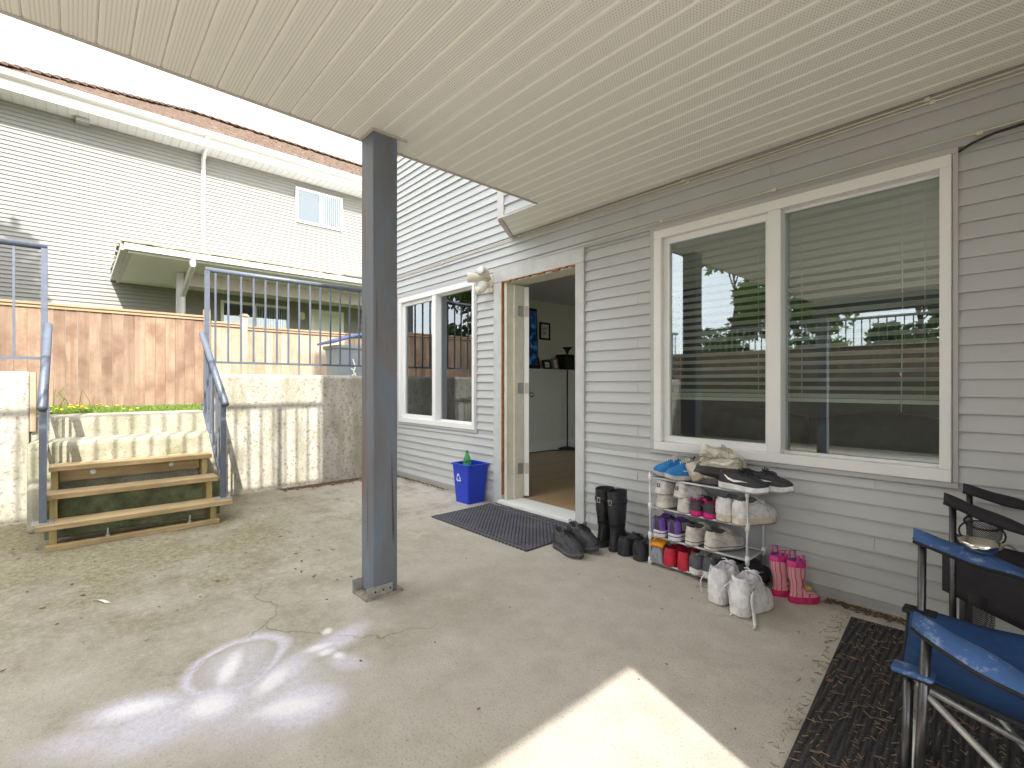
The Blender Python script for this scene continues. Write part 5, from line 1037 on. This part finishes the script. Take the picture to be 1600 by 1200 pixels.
part('cup_ring', MB().tube([c0+Vector((.050*math.cos(a), .012*math.sin(a)-.01, .022*math.sin(a)-.02*0)) for a in [2*math.pi*i/20 for i in range(21)]], .004, 6, cap=False).tube([c0+Vector((.058*math.cos(a)-.005, -.02, .042*math.sin(a)-.035)) for a in [2*math.pi*i/20 for i in range(21)]], .003, 6, cap=False), MAT['binding'], dc, True)
part('cup_mesh', MB().rings([[(c0.x+r*math.cos(2*math.pi*i/18), c0.y-.01+r*.5*math.sin(2*math.pi*i/18), z) for i in range(18)] for r, z in ((.048, .635), (.044, .595), (.03, .565))], cap0=False), MAT['mesh'], dc, True)
part('cup_mesh', MB().lathe([(.045, .375), (.045, .27), (.036, .245)], 20, (-.150, 2.385, 0), cap0=False), MAT['mesh'], dc, True)

# ------------------------------------------------------------------ litter
rnd = random.Random(21); ne = MB()
def needle(x, y, z, l, w=.0012):
    a = rnd.uniform(0, 6.28); dx, dy = math.cos(a)*l/2, math.sin(a)*l/2; b = rnd.uniform(0, .006); ne.bar((x-dx, y-dy, z+.001), (x+dx, y+dy, z+.001+b), w, w)
for i in range(2600):
    u, v = rnd.uniform(-.63, .7), rnd.uniform(-1.4, .79); ca, sa = math.cos(R(5)), math.sin(R(5)); needle(.1+u*ca-v*sa, 2.0+u*sa+v*ca, .0135, rnd.uniform(.006, .03), rnd.uniform(.001, .002))
for i in range(170):
    v = rnd.uniform(-1.2, .85); u = -.65-abs(rnd.gauss(0, .035)); ca, sa = math.cos(R(5)), math.sin(R(5)); needle(.1+u*ca-v*sa, 2.0+u*sa+v*ca, .001, rnd.uniform(.008, .03), .0014)
tag(part('pine_needles', ne, MAT['needles'], None), 'dry brown pine needles scattered over the black mat and its edge', 'pine needles', kind='stuff')
lt = MB()
def bit(x, y, s):
    a = rnd.uniform(0, 6.28); p = [Vector((x, y, .002))+Vector((s*math.cos(a+k*1.57)*(1 if k % 2 else .45), s*math.sin(a+k*1.57)*(1 if k % 2 else .45), rnd.uniform(0, s*.5))) for k in range(4)]; lt.add(p+[q+Vector((0, 0, .0012)) for q in p], [(3, 2, 1, 0), (4, 5, 6, 7), (0, 1, 5, 4), (1, 2, 6, 5), (2, 3, 7, 6), (3, 0, 4, 7)])
for i in range(700): bit(-5.42+abs(rnd.gauss(0, .07)), rnd.uniform(1.6, 2.9), rnd.uniform(.008, .024))
for i in range(260): bit(rnd.uniform(-5.4, -4.2), 2.915-abs(rnd.gauss(0, .03)), rnd.uniform(.006, .018))
for i in range(200): bit(rnd.uniform(-.75, -.40), 2.90-abs(rnd.gauss(0, .03)), rnd.uniform(.006, .016))
for i in range(120): bit(rnd.uniform(-1.7, -.7), 2.90-abs(rnd.gauss(0, .05)), rnd.uniform(.004, .011))
for i in range(90): bit(rnd.uniform(-5.0, .0), rnd.uniform(-.6, 2.8), rnd.uniform(.003, .011))
for i in range(70): bit(rnd.uniform(-4.8, -2.6), rnd.uniform(-.5, 1.3), rnd.uniform(.005, .016))
tag(part('leaf_litter', lt, MAT['litter'], None), 'brown leaf litter blown along the wall bases and patio', 'leaf litter', kind='stuff')
tw = MB()
for i in range(16):
    x, y = -1.30+rnd.gauss(0, .05), 2.62+rnd.gauss(0, .03); a = rnd.uniform(0, 6.28); l = rnd.uniform(.03, .09); tw.tube([(x, y, .003), (x+.5*l*math.cos(a), y+.5*l*math.sin(a), .006), (x+l*math.cos(a+.4), y+l*math.sin(a+.4), .003)], .0015, 4)
solo('dry_twigs', tw, MAT['twig'], 'small clump of dry twigs on the concrete before the shoe rack', 'twigs', kind='stuff')
solo('paper_scrap', MB().sheet(lambda u, v: (-3.30+.09*u+.02*v, .06+.05*u+.022*v, .003+.008*math.sin(3*u)), 5, 3, (0, 0, .001)), MAT['paper'], 'white scrap of paper lying on the mossy concrete', 'paper')
